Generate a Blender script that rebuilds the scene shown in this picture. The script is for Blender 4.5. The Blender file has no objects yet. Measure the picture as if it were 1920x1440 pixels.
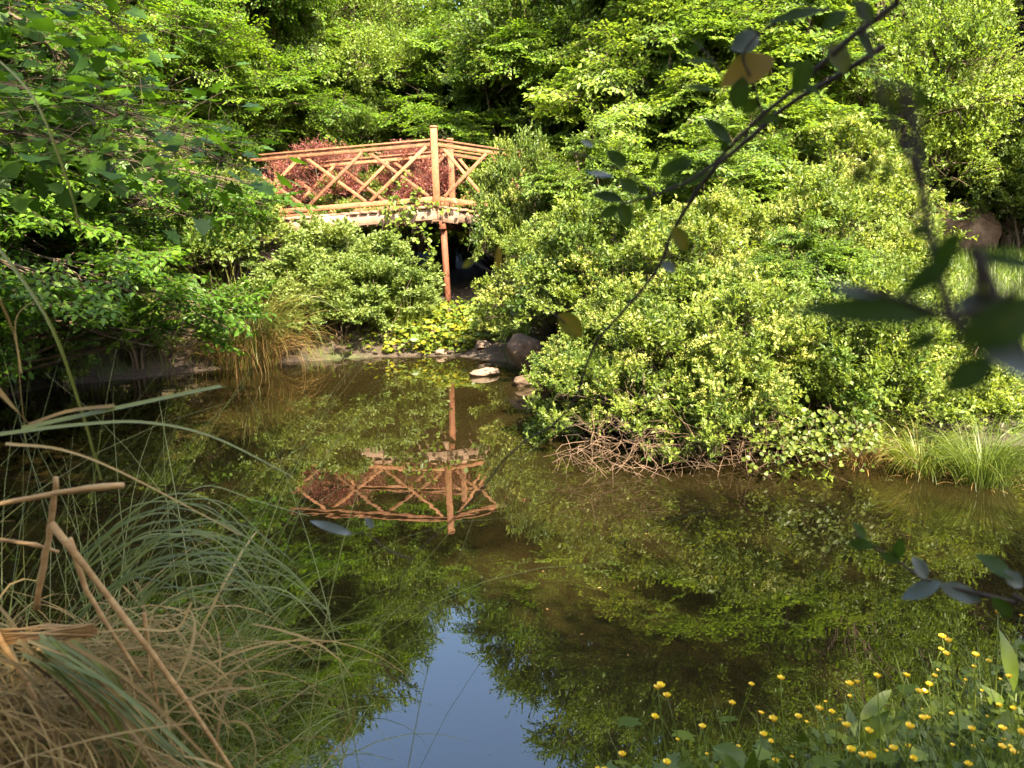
import bpy, math, random
import numpy as np
from mathutils import Vector, Matrix

# ------------------------------------------------------------------ camera, sky, sun, exposure
scene = bpy.context.scene
COL = scene.collection
R = math.radians
FPX = 1450.0                        # focal length in photograph pixels (1920 wide)
PITCH, ROLL, CAMH = R(-10.2), R(-1.6), 1.75
cam_rot = Matrix.Rotation(math.pi / 2 + PITCH, 3, 'X') @ Matrix.Rotation(ROLL, 3, 'Z')
cam_loc = Vector((0, 0, CAMH))
cd = bpy.data.cameras.new('camera'); cam = bpy.data.objects.new('camera', cd); COL.objects.link(cam)
cam.matrix_world = Matrix.Translation(cam_loc) @ cam_rot.to_4x4()
cd.sensor_width = 36; cd.lens = 36 * FPX / 1920
cd.clip_start = 0.02; cd.clip_end = 500
cd.dof.use_dof = True; cd.dof.focus_distance = 8.5; cd.dof.aperture_fstop = 6.2
scene.camera = cam

SUN_AZ, SUN_EL = R(157), R(43)      # azimuth clockwise from +Y (view direction): behind the camera, to its right
w = bpy.data.worlds.new('World'); scene.world = w; w.use_nodes = True
nt = w.node_tree
sky = nt.nodes.new('ShaderNodeTexSky'); sky.sky_type = 'NISHITA'; sky.sun_disc = False
sky.sun_elevation = SUN_EL; sky.sun_rotation = SUN_AZ % (2 * math.pi)
sky.air_density = 1.0; sky.dust_density = 3.0; sky.ozone_density = 1.0
bg = nt.nodes['Background']; bg.inputs['Strength'].default_value = 0.14
nt.links.new(sky.outputs[0], bg.inputs[0])
sl = bpy.data.lights.new('sun', 'SUN'); sl.energy = 5.0; sl.angle = R(0.55); sl.color = (1.0, 0.88, 0.66)
sun = bpy.data.objects.new('sun', sl); COL.objects.link(sun)
to_sun = Vector((math.sin(SUN_AZ) * math.cos(SUN_EL), math.cos(SUN_AZ) * math.cos(SUN_EL), math.sin(SUN_EL)))
sun.rotation_euler = to_sun.to_track_quat('Z', 'Y').to_euler(); sun.location = to_sun * 60
vs = scene.view_settings
vs.view_transform = 'Standard'; vs.look = 'None'; vs.exposure = 2.85; vs.gamma = 1.0; vs.use_curve_mapping = False
cy = scene.cycles
cy.max_bounces = 8; cy.diffuse_bounces = 4; cy.glossy_bounces = 3; cy.transmission_bounces = 6
cy.caustics_reflective = False; cy.caustics_refractive = False
cy.use_denoising = True
cy.sample_clamp_indirect = 6.0

rng = np.random.default_rng(7)
random.seed(7)

# ------------------------------------------------------------------ helpers
def ray(px, py):
    return cam_rot @ Vector(((px - 960) / FPX, (720 - py) / FPX, -1.0))
def P(px, py, d):                    # the point seen at a photograph pixel, at forward distance d
    v = ray(px, py); return cam_loc + v * (d / v.y)
def W(px, py, z=0.0):                # the point seen at a pixel, on a level plane
    v = ray(px, py); return cam_loc + v * ((z - CAMH) / v.z)

def tag(o, label=None, cat=None, group=None, kind=None):
    if label: o['label'] = label
    if cat: o['category'] = cat
    if group: o['group'] = group
    if kind: o['kind'] = kind
    return o
def empty(name, loc=(0, 0, 0), rz=0.0):
    o = bpy.data.objects.new(name, None); COL.objects.link(o)
    o.location = loc; o.rotation_euler = (0, 0, rz); o.empty_display_size = 0.1
    return o
def link(name, me, parent=None):
    o = bpy.data.objects.new(name, me); COL.objects.link(o); o.parent = parent
    return o
def build(name, V, F, mats, parent=None, tint=None, mi=None, smooth=False):
    """one mesh object from numpy vertices and triangles (or quads)"""
    V = np.asarray(V, dtype=np.float32).reshape(-1, 3); F = np.asarray(F, dtype=np.int32)
    me = bpy.data.meshes.new(name); n, k = F.shape
    me.vertices.add(len(V)); me.vertices.foreach_set('co', V.ravel())
    me.loops.add(n * k); me.loops.foreach_set('vertex_index', F.ravel())
    me.polygons.add(n); me.polygons.foreach_set('loop_start', np.arange(0, n * k, k, dtype=np.int32))
    if mi is not None: me.polygons.foreach_set('material_index', np.asarray(mi, dtype=np.int32))
    if smooth: me.polygons.foreach_set('use_smooth', np.ones(n, dtype=bool))
    if tint is not None:
        a = me.attributes.new('tint', 'FLOAT', 'POINT'); a.data.foreach_set('value', np.asarray(tint, dtype=np.float32))
    for m in (mats if isinstance(mats, (list, tuple)) else [mats]): me.materials.append(m)
    me.update(calc_edges=True); me.validate()
    return link(name, me, parent)
def copy_tree(o, parent=None):
    c = o.copy(); COL.objects.link(c); c.parent = parent
    for ch in list(o.children): copy_tree(ch, c)
    return c

class MB:                            # collects triangles of several shapes for ONE mesh
    def __init__(s): s.V = []; s.F = []; s.T = []; s.M = []; s.n = 0
    def add(s, V, F, tint=0.5, mi=0):
        V = np.asarray(V, dtype=np.float32).reshape(-1, 3); F = np.asarray(F, dtype=np.int32)
        if F.shape[1] == 4: F = np.concatenate([F[:, [0, 1, 2]], F[:, [0, 2, 3]]])
        s.V.append(V); s.F.append(F + s.n); s.n += len(V)
        s.T.append(np.broadcast_to(np.asarray(tint, dtype=np.float32), (len(V),)))
        s.M.append(np.broadcast_to(np.asarray(mi, dtype=np.int32), (len(F),)))
        return s
    def out(s, name, mats, parent=None, smooth=False):
        return build(name, np.concatenate(s.V), np.concatenate(s.F), mats, parent,
                     np.concatenate(s.T), np.concatenate(s.M), smooth)

def tube(pts, rad, sides=6, cap=True):
    pts = np.asarray([tuple(p) for p in pts], dtype=float); n = len(pts)
    rad = np.broadcast_to(np.asarray(rad, dtype=float), (n,))
    t = np.gradient(pts, axis=0); t /= np.linalg.norm(t, axis=1)[:, None] + 1e-9
    ref = np.array([0, 0, 1.0]) if abs(t[0][2]) < 0.9 else np.array([1.0, 0, 0])
    a = np.linspace(0, 2 * np.pi, sides, endpoint=False); V = []
    u = np.cross(t[0], ref); u /= np.linalg.norm(u)
    for i in range(n):
        u = u - t[i] * np.dot(u, t[i]); u /= np.linalg.norm(u) + 1e-9
        v = np.cross(t[i], u)
        V.append(pts[i] + rad[i] * (np.cos(a)[:, None] * u + np.sin(a)[:, None] * v))
    V = np.concatenate(V); F = []
    for i in range(n - 1):
        for j in range(sides):
            k = (j + 1) % sides
            F.append((i * sides + j, i * sides + k, (i + 1) * sides + k, (i + 1) * sides + j))
    if cap:
        V = np.concatenate([V, pts[[0, -1]]]); c0 = n * sides
        for j in range(sides):
            k = (j + 1) % sides
            F.append((c0, k, j, j)); F.append((c0 + 1, (n - 1) * sides + j, (n - 1) * sides + k, (n - 1) * sides + k))
    F = np.asarray(F)
    T = np.concatenate([F[:, [0, 1, 2]], F[F[:, 2] != F[:, 3]][:, [0, 2, 3]]])
    return V, T
def smooth_path(pts, n=24):          # Catmull-Rom through the points
    p = np.asarray([tuple(q) for q in pts], dtype=float)
    p = np.vstack([2 * p[0] - p[1], p, 2 * p[-1] - p[-2]]); out = []
    segs = len(p) - 3
    for t in np.linspace(0, segs - 1e-6, n):
        i = int(t); f = t - i; a, b, c, d = p[i:i + 4]
        out.append(0.5 * (2 * b + (c - a) * f + (2 * a - 5 * b + 4 * c - d) * f * f + (3 * b - a - 3 * c + d) * f ** 3))
    return np.array(out)
def box_verts(a, b, w, h, up=(0, 0, 1), bev=0.008):
    """a bevelled timber from a to b, w wide (across) and h tall (along up)"""
    a = np.array(tuple(a), float); b = np.array(tuple(b), float)
    x = b - a; L = np.linalg.norm(x); x /= L; up = np.array(up, float)
    y = np.cross(up, x); y /= np.linalg.norm(y); z = np.cross(x, y)
    e = min(bev, w * .3, h * .3); prof = []
    for sx, sy in ((1, 1), (-1, 1), (-1, -1), (1, -1)):
        c = [(sx * (w / 2 - e), sy * h / 2), (sx * w / 2, sy * (h / 2 - e))]
        prof += c if sx * sy < 0 else c[::-1]
    V = []
    for s, k in ((0, .0), (0, 1.), (1, 1.), (1, .0)):
        o = a + x * (e if s == 0 else L - e) if k else a + x * (0 if s == 0 else L)
        sc = 1.0 if k else 0.0
        for (py_, pz_) in prof:
            q = 1 if k else (1 - 2 * e / max(w, h) * 1.0)
            V.append(o + y * py_ * q + z * pz_ * q)
    F = []
    for r in range(3):
        for j in range(8):
            k = (j + 1) % 8; F.append((r * 8 + j, r * 8 + k, (r + 1) * 8 + k, (r + 1) * 8 + j))
    T = [(f[0], f[1], f[2]) for f in F] + [(f[0], f[2], f[3]) for f in F]
    for j in range(1, 7): T.append((0, j + 1, j)); T.append((24, 24 + j, 24 + j + 1))
    return np.array(V), np.array(T)

# ------------------------------------------------------------------ materials
def new_mat(name):
    m = bpy.data.materials.new(name); m.use_nodes = True
    t = m.node_tree; t.nodes.clear()
    return m, t, t.nodes.new('ShaderNodeOutputMaterial')
def ramp(t, stops):
    r = t.nodes.new('ShaderNodeValToRGB'); e = r.color_ramp.elements
    while len(e) < len(stops): e.new(0.5)
    for el, (p, c) in zip(e, stops): el.position = p; el.color = (*c, 1)
    return r
def leaf_mat(name, stops, trans=0.4, rough=0.45, spec=0.35, tr_gain=(1.5, 1.45, 0.6)):
    """colour by leaf (attribute tint), part diffuse and glossy, part translucent"""
    m, t, out = new_mat(name); N = t.nodes.new; L = t.links.new
    at = N('ShaderNodeAttribute'); at.attribute_name = 'tint'
    oi = N('ShaderNodeObjectInfo')
    ad = N('ShaderNodeMath'); ad.operation = 'MULTIPLY_ADD'
    L(oi.outputs['Random'], ad.inputs[0]); ad.inputs[1].default_value = 0.40; L(at.outputs['Fac'], ad.inputs[2])
    sb = N('ShaderNodeMath'); sb.operation = 'SUBTRACT'; sb.use_clamp = True
    L(ad.outputs[0], sb.inputs[0]); sb.inputs[1].default_value = 0.20
    r = ramp(t, stops); L(sb.outputs[0], r.inputs[0])
    pb = N('ShaderNodeBsdfPrincipled'); L(r.outputs[0], pb.inputs['Base Color'])
    pb.inputs['Roughness'].default_value = rough; pb.inputs['Specular IOR Level'].default_value = spec
    tb = N('ShaderNodeBsdfTranslucent')
    mu = N('ShaderNodeVectorMath'); mu.operation = 'MULTIPLY'
    L(r.outputs[0], mu.inputs[0]); mu.inputs[1].default_value = tr_gain
    L(mu.outputs[0], tb.inputs['Color'])
    mx = N('ShaderNodeMixShader'); mx.inputs[0].default_value = trans
    L(pb.outputs[0], mx.inputs[1]); L(tb.outputs[0], mx.inputs[2]); L(mx.outputs[0], out.inputs[0])
    return m
def noise_mat(name, stops, scale=8, rough=0.85, bump=0.4, stretch=(1, 1, 1), spec=0.25, detail=6, bscale=None, use_tint=0.0):
    m, t, out = new_mat(name); N = t.nodes.new; L = t.links.new
    tc = N('ShaderNodeTexCoord'); mp = N('ShaderNodeMapping'); mp.inputs['Scale'].default_value = stretch
    L(tc.outputs['Object'], mp.inputs[0])
    ns = N('ShaderNodeTexNoise'); ns.inputs['Scale'].default_value = scale; ns.inputs['Detail'].default_value = detail
    ns.inputs['Roughness'].default_value = 0.65; L(mp.outputs[0], ns.inputs['Vector'])
    fac = ns.outputs['Fac']
    if use_tint:
        at = N('ShaderNodeAttribute'); at.attribute_name = 'tint'
        ma = N('ShaderNodeMath'); ma.operation = 'MULTIPLY_ADD'
        L(at.outputs['Fac'], ma.inputs[0]); ma.inputs[1].default_value = use_tint; L(fac, ma.inputs[2])
        mb = N('ShaderNodeMath'); mb.operation = 'SUBTRACT'; L(ma.outputs[0], mb.inputs[0]); mb.inputs[1].default_value = use_tint / 2
        fac = mb.outputs[0]
    r = ramp(t, stops); L(fac, r.inputs[0])
    pb = N('ShaderNodeBsdfPrincipled'); L(r.outputs[0], pb.inputs['Base Color'])
    pb.inputs['Roughness'].default_value = rough; pb.inputs['Specular IOR Level'].default_value = spec
    if bump:
        n2 = N('ShaderNodeTexNoise'); n2.inputs['Scale'].default_value = bscale or scale * 3; n2.inputs['Detail'].default_value = 8
        L(mp.outputs[0], n2.inputs['Vector'])
        b = N('ShaderNodeBump'); b.inputs['Strength'].default_value = bump; b.inputs['Distance'].default_value = 0.03
        L(n2.outputs['Fac'], b.inputs['Height']); L(b.outputs[0], pb.inputs['Normal'])
    L(pb.outputs[0], out.inputs[0])
    return m

M = {}
M['horn'] = leaf_mat('hornbeam_leaf', [(0, (.042, .095, .008)), (.5, (.092, .175, .012)), (1, (.165, .26, .020))], .5)
M['broad'] = leaf_mat('broad_leaf', [(0, (.046, .092, .012)), (.5, (.098, .162, .021)), (1, (.175, .245, .036))], .45)
M['shrub'] = leaf_mat('shrub_leaf', [(0, (.046, .090, .014)), (.5, (.111, .158, .023)), (1, (.205, .25, .040))], .42)
M['bloom'] = leaf_mat('cream_bloom', [(0, (.16, .19, .035)), (.5, (.25, .26, .055)), (1, (.34, .32, .09))], .25)
M['dark'] = leaf_mat('shade_tinted_leaf', [(0, (.006, .015, .004)), (.6, (.012, .026, .006)), (1, (.022, .042, .009))], .2)  # near-black leaves: the deep shade at the right edge put into colour
M['nettle'] = leaf_mat('nettle_leaf', [(0, (.058, .100, .017)), (.5, (.118, .165, .034)), (1, (.20, .24, .065))], .35)
M['barberry'] = leaf_mat('barberry_leaf', [(0, (.11, .030, .030)), (.5, (.20, .062, .056)), (1, (.28, .12, .075))], .35, tr_gain=(1.6, .7, .7))
M['yellow'] = leaf_mat('yellow_petal', [(0, (.62, .36, .01)), (.5, (.78, .50, .012)), (1, (.85, .60, .03))], .3, rough=.3, tr_gain=(1, 1, 1))
M['herb'] = leaf_mat('herb_leaf', [(0, (.055, .080, .008)), (.5, (.105, .135, .013)), (1, (.16, .19, .024))], .35)
M['marigold'] = leaf_mat('marigold_leaf', [(0, (.045, .085, .010)), (.6, (.095, .135, .015)), (1, (.26, .22, .012))], .35)
M['grass'] = leaf_mat('grass_blade', [(0, (.060, .100, .012)), (.5, (.12, .165, .020)), (1, (.22, .235, .05))], .35)
M['sedge'] = leaf_mat('sedge_blade', [(0, (.060, .090, .010)), (.55, (.125, .16, .018)), (.8, (.22, .21, .05)), (1, (.36, .27, .12))], .35)
M['pampas'] = leaf_mat('pampas_blade', [(0, (.052, .068, .009)), (.6, (.115, .128, .020)), (1, (.22, .21, .060))], .25, rough=.4, spec=.35, tr_gain=(1.2, 1.2, .8))
M['straw'] = leaf_mat('dry_blade', [(0, (.085, .047, .014)), (.5, (.20, .122, .037)), (1, (.36, .24, .085))], .2, rough=.6, spec=.2, tr_gain=(1.1, 1, .9))
M['sprig'] = leaf_mat('sprig_leaf', [(0, (.022, .044, .006)), (.5, (.046, .078, .010)), (.85, (.13, .115, .014)), (1, (.20, .125, .02))], .5, rough=.6, spec=.15)
M['sprig_pale'] = leaf_mat('sprig_leaf_grey_sheen', [(0, (.07, .085, .07)), (1, (.13, .145, .13))], .25, rough=.4, spec=.5, tr_gain=(.8, 1, .8))  # pale grey leaves; the sky's glint on a leaf is painted in this colour
M['bark'] = noise_mat('bark', [(.3, (.035, .025, .017)), (.7, (.12, .085, .055))], 6, .9, .6, (1, 1, .25))
M['twig'] = noise_mat('twig_bark', [(.3, (.030, .020, .013)), (.7, (.075, .048, .032))], 30, .8, .2)
M['deadwood'] = noise_mat('dead_twig', [(.3, (.055, .034, .020)), (.7, (.17, .108, .066))], 14, .85, .3)
M['reed'] = noise_mat('dry_stalk', [(.3, (.22, .110, .036)), (.7, (.42, .255, .105))], 9, .6, .15, (1, 1, 6))
M['timber'] = noise_mat('orange_timber', [(.22, (.075, .036, .022)), (.40, (.15, .064, .030)), (.58, (.21, .092, .043)), (.72, (.25, .125, .066)), (.85, (.24, .165, .115))], 9, .75, .5, (1, 1, 1), bscale=60, use_tint=.30)
M['beam'] = noise_mat('faded_timber', [(.25, (.10, .055, .036)), (.5, (.19, .12, .083)), (.75, (.27, .195, .15))], 6, .8, .3, bscale=35, use_tint=.25)
M['post'] = noise_mat('red_brown_timber', [(.25, (.075, .025, .013)), (.55, (.14, .05, .026)), (.8, (.19, .08, .044))], 7, .75, .3, (3, 3, .6), bscale=30)
M['deck'] = noise_mat('deck_timber', [(.3, (.10, .055, .035)), (.7, (.30, .18, .12))], 6, .85, .3, use_tint=.3)
M['rock'] = noise_mat('brown_rock', [(.25, (.045, .028, .018)), (.5, (.10, .065, .042)), (.75, (.17, .12, .085))], 5, .9, .6)
M['palerock'] = noise_mat('pale_rock', [(.25, (.09, .058, .04)), (.6, (.17, .12, .088)), (.8, (.26, .20, .155))], 6, .9, .5)
def ground_material():
    m, t, out = new_mat('soil_and_litter'); N = t.nodes.new; L = t.links.new
    tc = N('ShaderNodeTexCoord')
    n1 = N('ShaderNodeTexNoise'); n1.inputs['Scale'].default_value = 14; n1.inputs['Detail'].default_value = 10; n1.inputs['Roughness'].default_value = .75
    n2 = N('ShaderNodeTexNoise'); n2.inputs['Scale'].default_value = .9; n2.inputs['Detail'].default_value = 5
    L(tc.outputs['Object'], n1.inputs['Vector']); L(tc.outputs['Object'], n2.inputs['Vector'])
    r1 = ramp(t, [(.3, (.016, .010, .006)), (.52, (.042, .027, .016)), (.75, (.10, .065, .038))]); L(n1.outputs['Fac'], r1.inputs[0])
    r2 = ramp(t, [(.3, (.022, .032, .006)), (.7, (.060, .075, .014))]); L(n1.outputs['Fac'], r2.inputs[0])
    f = ramp(t, [(.56, (0, 0, 0)), (.68, (1, 1, 1))]); L(n2.outputs['Fac'], f.inputs[0])
    at = N('ShaderNodeAttribute'); at.attribute_name = 'tint'
    mm = N('ShaderNodeMath'); mm.operation = 'MAXIMUM'; L(f.outputs[0], mm.inputs[0]); L(at.outputs['Fac'], mm.inputs[1])
    mx = N('ShaderNodeMix'); mx.data_type = 'RGBA'; L(mm.outputs[0], mx.inputs[0]); L(r1.outputs[0], mx.inputs[6]); L(r2.outputs[0], mx.inputs[7])
    pb = N('ShaderNodeBsdfPrincipled'); pb.inputs['Roughness'].default_value = .95; L(mx.outputs[2], pb.inputs['Base Color'])
    b = N('ShaderNodeBump'); b.inputs['Strength'].default_value = .7; b.inputs['Distance'].default_value = .05
    L(n1.outputs['Fac'], b.inputs['Height']); L(b.outputs[0], pb.inputs['Normal']); L(pb.outputs[0], out.inputs[0])
    return m
M['ground'] = ground_material()
def water_material():
    m, t, out = new_mat('murky_water'); N = t.nodes.new; L = t.links.new
    tc = N('ShaderNodeTexCoord')
    n0 = N('ShaderNodeTexNoise'); n0.inputs['Scale'].default_value = .5; n0.inputs['Detail'].default_value = 4; L(tc.outputs['Object'], n0.inputs['Vector'])
    r = ramp(t, [(.3, (.0078, .0057, .0018)), (.7, (.0150, .0112, .0036))]); L(n0.outputs['Fac'], r.inputs[0])   # suspended silt
    df = N('ShaderNodeBsdfDiffuse'); L(r.outputs[0], df.inputs[0])
    gl = N('ShaderNodeBsdfGlossy'); gl.inputs['Roughness'].default_value = .0; gl.inputs['Color'].default_value = (.95, .96, .93, 1)
    fr = N('ShaderNodeFresnel'); fr.inputs['IOR'].default_value = 1.85
    n1 = N('ShaderNodeTexNoise'); n1.inputs['Scale'].default_value = 2.2; n1.inputs['Detail'].default_value = 3
    L(tc.outputs['Object'], n1.inputs['Vector'])
    b = N('ShaderNodeBump'); b.inputs['Strength'].default_value = .05; b.inputs['Distance'].default_value = .02
    L(n1.outputs['Fac'], b.inputs['Height']); L(b.outputs[0], gl.inputs['Normal'])
    mx = N('ShaderNodeMixShader'); L(fr.outputs[0], mx.inputs[0]); L(df.outputs[0], mx.inputs[1]); L(gl.outputs[0], mx.inputs[2])
    L(mx.outputs[0], out.inputs[0])
    return m
M['water'] = water_material()

# ------------------------------------------------------------------ ground and water
POND = np.array([(-1.55, .9), (-2.6, 2.2), (-4.0, 3.8), (-5.4, 6.0), (-6.6, 8.5), (-6.4, 10.4), (-4.9, 11.3), (-3.6, 12.2), (-2.2, 12.6),
                 (-.9, 12.4), (-.15, 11.6), (.55, 10.2), (.9, 8.6), (1.1, 7.2), (2.0, 6.7), (3.3, 6.3), (4.6, 6.0), (6.2, 5.2),
                 (6.6, 4.6), (4.6, 4.1), (2.9, 3.35), (2.05, 2.85), (1.45, 2.5), (.9, 2.25), (.35, 2.12), (.0, 1.7), (-.5, 1.2)])
def pond_sd(x, y):
    """signed distance to the shore, negative in the pond"""
    p = np.stack([np.ravel(x), np.ravel(y)], 1); best = np.full(len(p), 1e9); ins = np.zeros(len(p), bool)
    for i in range(len(POND)):
        a, b = POND[i], POND[(i + 1) % len(POND)]; e = b - a; q = p - a
        t = np.clip((q @ e) / (e @ e), 0, 1); best = np.minimum(best, np.hypot(*(q - t[:, None] * e).T))
        c = ((a[1] > p[:, 1]) != (b[1] > p[:, 1])) & (p[:, 0] < (b[0] - a[0]) * (p[:, 1] - a[1]) / (b[1] - a[1] + 1e-12) + a[0])
        ins ^= c
    return np.where(ins, -best, best).reshape(np.shape(x))
def sstep(a, b, x):
    t = np.clip((x - a) / (b - a), 0, 1); return t * t * (3 - 2 * t)
def gh(x, y):
    x = np.asarray(x, float); y = np.asarray(y, float); d = pond_sd(x, y)
    h = np.where(d < 0, np.maximum(-.9, d * .55), .28 * sstep(0, 1.2, d))
    ch = np.exp(-((x + 1.6) / 2.6) ** 2)                                   # stream channel under the bridge
    h += sstep(12.0, 17.0, y) * (2.0 * (1 - ch) + .45) * (d > 0) * (1 - .62 * sstep(5.0, 8.0, x))
    h += sstep(-6.2, -10, x) * .7 * (d > 0) * sstep(3, 9, y) * .6
    h += sstep(3.0, 7.5, x) * sstep(7.0, 13.5, y) * (d > 0) * .85 * (1 - sstep(12, 17, y))
    h += sstep(17, 45, y) * 3.0
    h += .05 * np.sin(x * 1.7 + 1.3 * np.sin(y * .9)) * np.sin(y * 1.9 + .7) * sstep(0, .6, np.abs(d)) * (d > 0)
    return h
def gz(x, y): return float(gh(np.array([x]), np.array([y]))[0])

xs = np.unique(np.concatenate([np.arange(-9, 9.01, .2), np.linspace(-60, -9, 35), np.linspace(9, 60, 35)]))
ys = np.unique(np.concatenate([np.arange(-2, 16.01, .2), np.linspace(-30, -2, 20), np.linspace(16, 90, 40)]))
X, Y = np.meshgrid(xs, ys); Z = gh(X, Y)
idx = np.arange(X.size).reshape(X.shape)
F = np.stack([idx[:-1, :-1], idx[:-1, 1:], idx[1:, 1:], idx[1:, :-1]], -1).reshape(-1, 4)
g = build('ground', np.stack([X, Y, Z], -1), F, M['ground'], smooth=True, tint=(sstep(3.9, 4.9, X) * sstep(5.2, 6.4, Y) * (1 - sstep(18, 20, Y))).ravel())
tag(g, 'brown soil and leaf litter banks around the pond', kind='structure')
wv = [(-9.5, -.5, 0), (9.5, -.5, 0), (9.5, 15, 0), (-9.5, 15, 0)]
wat = build('pond_water', wv, [(0, 1, 2, 3)], M['water'])
tag(wat, 'murky brown still pond water mirroring the bridge and trees', kind='structure')

# ------------------------------------------------------------------ foliage building blocks
def leaf_template(kind):
    if kind == 'diamond':
        V = np.array([(0, 0, 0), (.45, .5, .12), (1, 0, -.05), (.45, -.5, .12)]); F = [(0, 2, 1), (0, 3, 2)]
    elif kind == 'oval':
        V = np.array([(0, 0, 0), (.25, .40, .08), (.62, .42, .08), (1, 0, -.10), (.62, -.42, .08), (.25, -.40, .08)])
        F = [(0, 2, 1), (0, 3, 2), (0, 4, 3), (0, 5, 4)]
    elif kind == 'maple':
        a = [(-.02, 0), (.06, .30), (-.10, .52), (.20, .50), (.36, .36), (.52, .62), (.62, .34), (.80, .26), (1.0, 0)]
        pts = a + [(x, -y) for x, y in a[-2:0:-1]]
        V = np.array([(x, y, .10 * abs(y) - .12 * x * x) for x, y in pts] + [(.3, 0, 0)]); n = len(pts)
        F = [(n, (i + 1) % n, i) for i in range(n)]
    return V.astype(float), np.array(F)
def frames(d, n):
    d = d / (np.linalg.norm(d, axis=1)[:, None] + 1e-9)
    n = n - d * np.sum(n * d, axis=1)[:, None]; n = n / (np.linalg.norm(n, axis=1)[:, None] + 1e-9)
    return np.stack([d, np.cross(n, d), n], axis=2)          # columns are the local x, y, z axes
def leaves_mesh(pos, d, n, L, ratio, kind):
    V, F = leaf_template(kind); Rm = frames(d, n); S = np.stack([L, L * ratio, L], 1)
    out = np.einsum('nij,nkj->nki', Rm, V[None] * S[:, None, :]) + pos[:, None, :]
    Fa = F[None] + (np.arange(len(pos)) * len(V))[:, None, None]
    return out.reshape(-1, 3), Fa.reshape(-1, 3), len(V)
def flat_twig(a, b, wd):
    x = b - a; y = np.cross(x, [0, 0, 1.0]); y = y / (np.linalg.norm(y) + 1e-9) * wd
    z = np.cross(x, y); z = z / (np.linalg.norm(z) + 1e-9) * wd
    return np.array([a - y, a + y, b + y * .4, b - y * .4, a - z, a + z, b + z * .4, b - z * .4]), np.array([(0, 1, 2), (0, 2, 3), (4, 5, 6), (4, 6, 7)])
def spray_proto(r, style, leaf, ratio, kind, bloom=0.0):
    """a twig with leaves about 1 unit long, pointing along +x, flat side up"""
    pos, dr, nr, L, tw = [], [], [], [], []
    if style == 'flat':               # layered sprays: leaves in two ranks in one plane
        tw.append((np.zeros(3), np.array([1, 0, -.10]), .007))
        axes = [(np.zeros(3), np.array([1, 0, -.10]), 1.0)]
        for s in np.linspace(.12, .85, 7):
            for sg in (1, -1):
                if r.random() < .12: continue
                a = np.array([s, 0, -.10 * s]); ln = (.52 - .36 * s) * r.uniform(.7, 1.2); an = sg * r.uniform(.7, 1.0)
                dd = np.array([math.cos(an), math.sin(an), r.uniform(-.25, .05)]); tw.append((a, a + dd * ln, .004)); axes.append((a, dd, ln))
        for a, dd, ln in axes:
            k = max(3, int(ln / .068))
            for i in range(k):
                t = (i + .6) / k; sg = 1 if i % 2 else -1; an = sg * r.uniform(.5, 1.05)
                c, s_ = math.cos(an), math.sin(an)
                q = np.array([dd[0] * c - dd[1] * s_, dd[0] * s_ + dd[1] * c, dd[2] + r.uniform(-.45, .12)])
                pos.append(a + dd * ln * t + r.normal(0, .01, 3)); dr.append(q)
                nr.append(np.array([0, 0, 1]) + r.normal(0, .30, 3)); L.append(leaf * r.uniform(.65, 1.15))
    else:                             # bushy sprigs: leaves all round short shoots
        axes = [(np.zeros(3), np.array([1, 0, 0.05]), 1.0)]; tw.append((np.zeros(3), np.array([1, 0, .05]), .009))
        for j in range(7):
            s = r.uniform(.12, .8); dd = np.array([r.uniform(.35, 1), r.uniform(-.9, .9), r.uniform(-.35, .75)]); dd /= np.linalg.norm(dd)
            ln = r.uniform(.28, .6); a = np.array([s, 0, .05 * s]); tw.append((a, a + dd * ln, .005)); axes.append((a, dd, ln))
        for a, dd, ln in axes:
            k = max(4, int(ln / .075))
            for i in range(k):
                t = .15 + .85 * (i + .5) / k; v = r.normal(0, 1, 3); v -= dd * v.dot(dd); v /= np.linalg.norm(v)
                op = r.uniform(.35, 1.1); q = dd * math.cos(op) + v * math.sin(op)
                pos.append(a + dd * ln * t); dr.append(q)
                nr.append(dd * .8 + np.array([0, 0, .8]) + r.normal(0, .45, 3)); L.append(leaf * r.uniform(.6, 1.15) * (1 - .25 * t))
    pos, dr, nr, L = np.array(pos), np.array(dr), np.array(nr), np.array(L)
    V, F, k = leaves_mesh(pos, dr, nr, L, ratio, kind)
    T = np.repeat(r.normal(0, .16, len(pos)) + .18 * (pos[:, 0] - .5), k); Mi = np.zeros(len(F), int)
    vs_, fs, ts, ms = [V], [F], [T], [Mi]; n = len(V)
    for a, b, wd in tw:
        v, f = flat_twig(np.asarray(a, float), np.asarray(b, float), wd); vs_.append(v); fs.append(f + n); ts.append(np.full(len(v), 0.)); ms.append(np.ones(len(f), int)); n += len(v)
    if bloom:
        for (a, dd, ln) in axes:
            if r.random() > bloom: continue
            c = a + dd * ln * 1.02; m_ = 16; u = r.normal(0, 1, (m_, 3)); u[:, 2] = np.abs(u[:, 2]); u /= np.linalg.norm(u, axis=1)[:, None]
            v, f, k2 = leaves_mesh(c + u * r.uniform(.04, .12, (m_, 1)) * np.array([1, 1, .55]), np.cross(u, r.normal(0, 1, (m_, 3))), u + r.normal(0, .3, (m_, 3)), np.full(m_, .065), .8, 'diamond')
            vs_.append(v); fs.append(f + n); ts.append(np.repeat(r.normal(0, .18, m_), k2)); ms.append(np.full(len(f), 2)); n += len(v)
    return np.concatenate(vs_), np.concatenate(fs), np.concatenate(ts), np.concatenate(ms)
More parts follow.
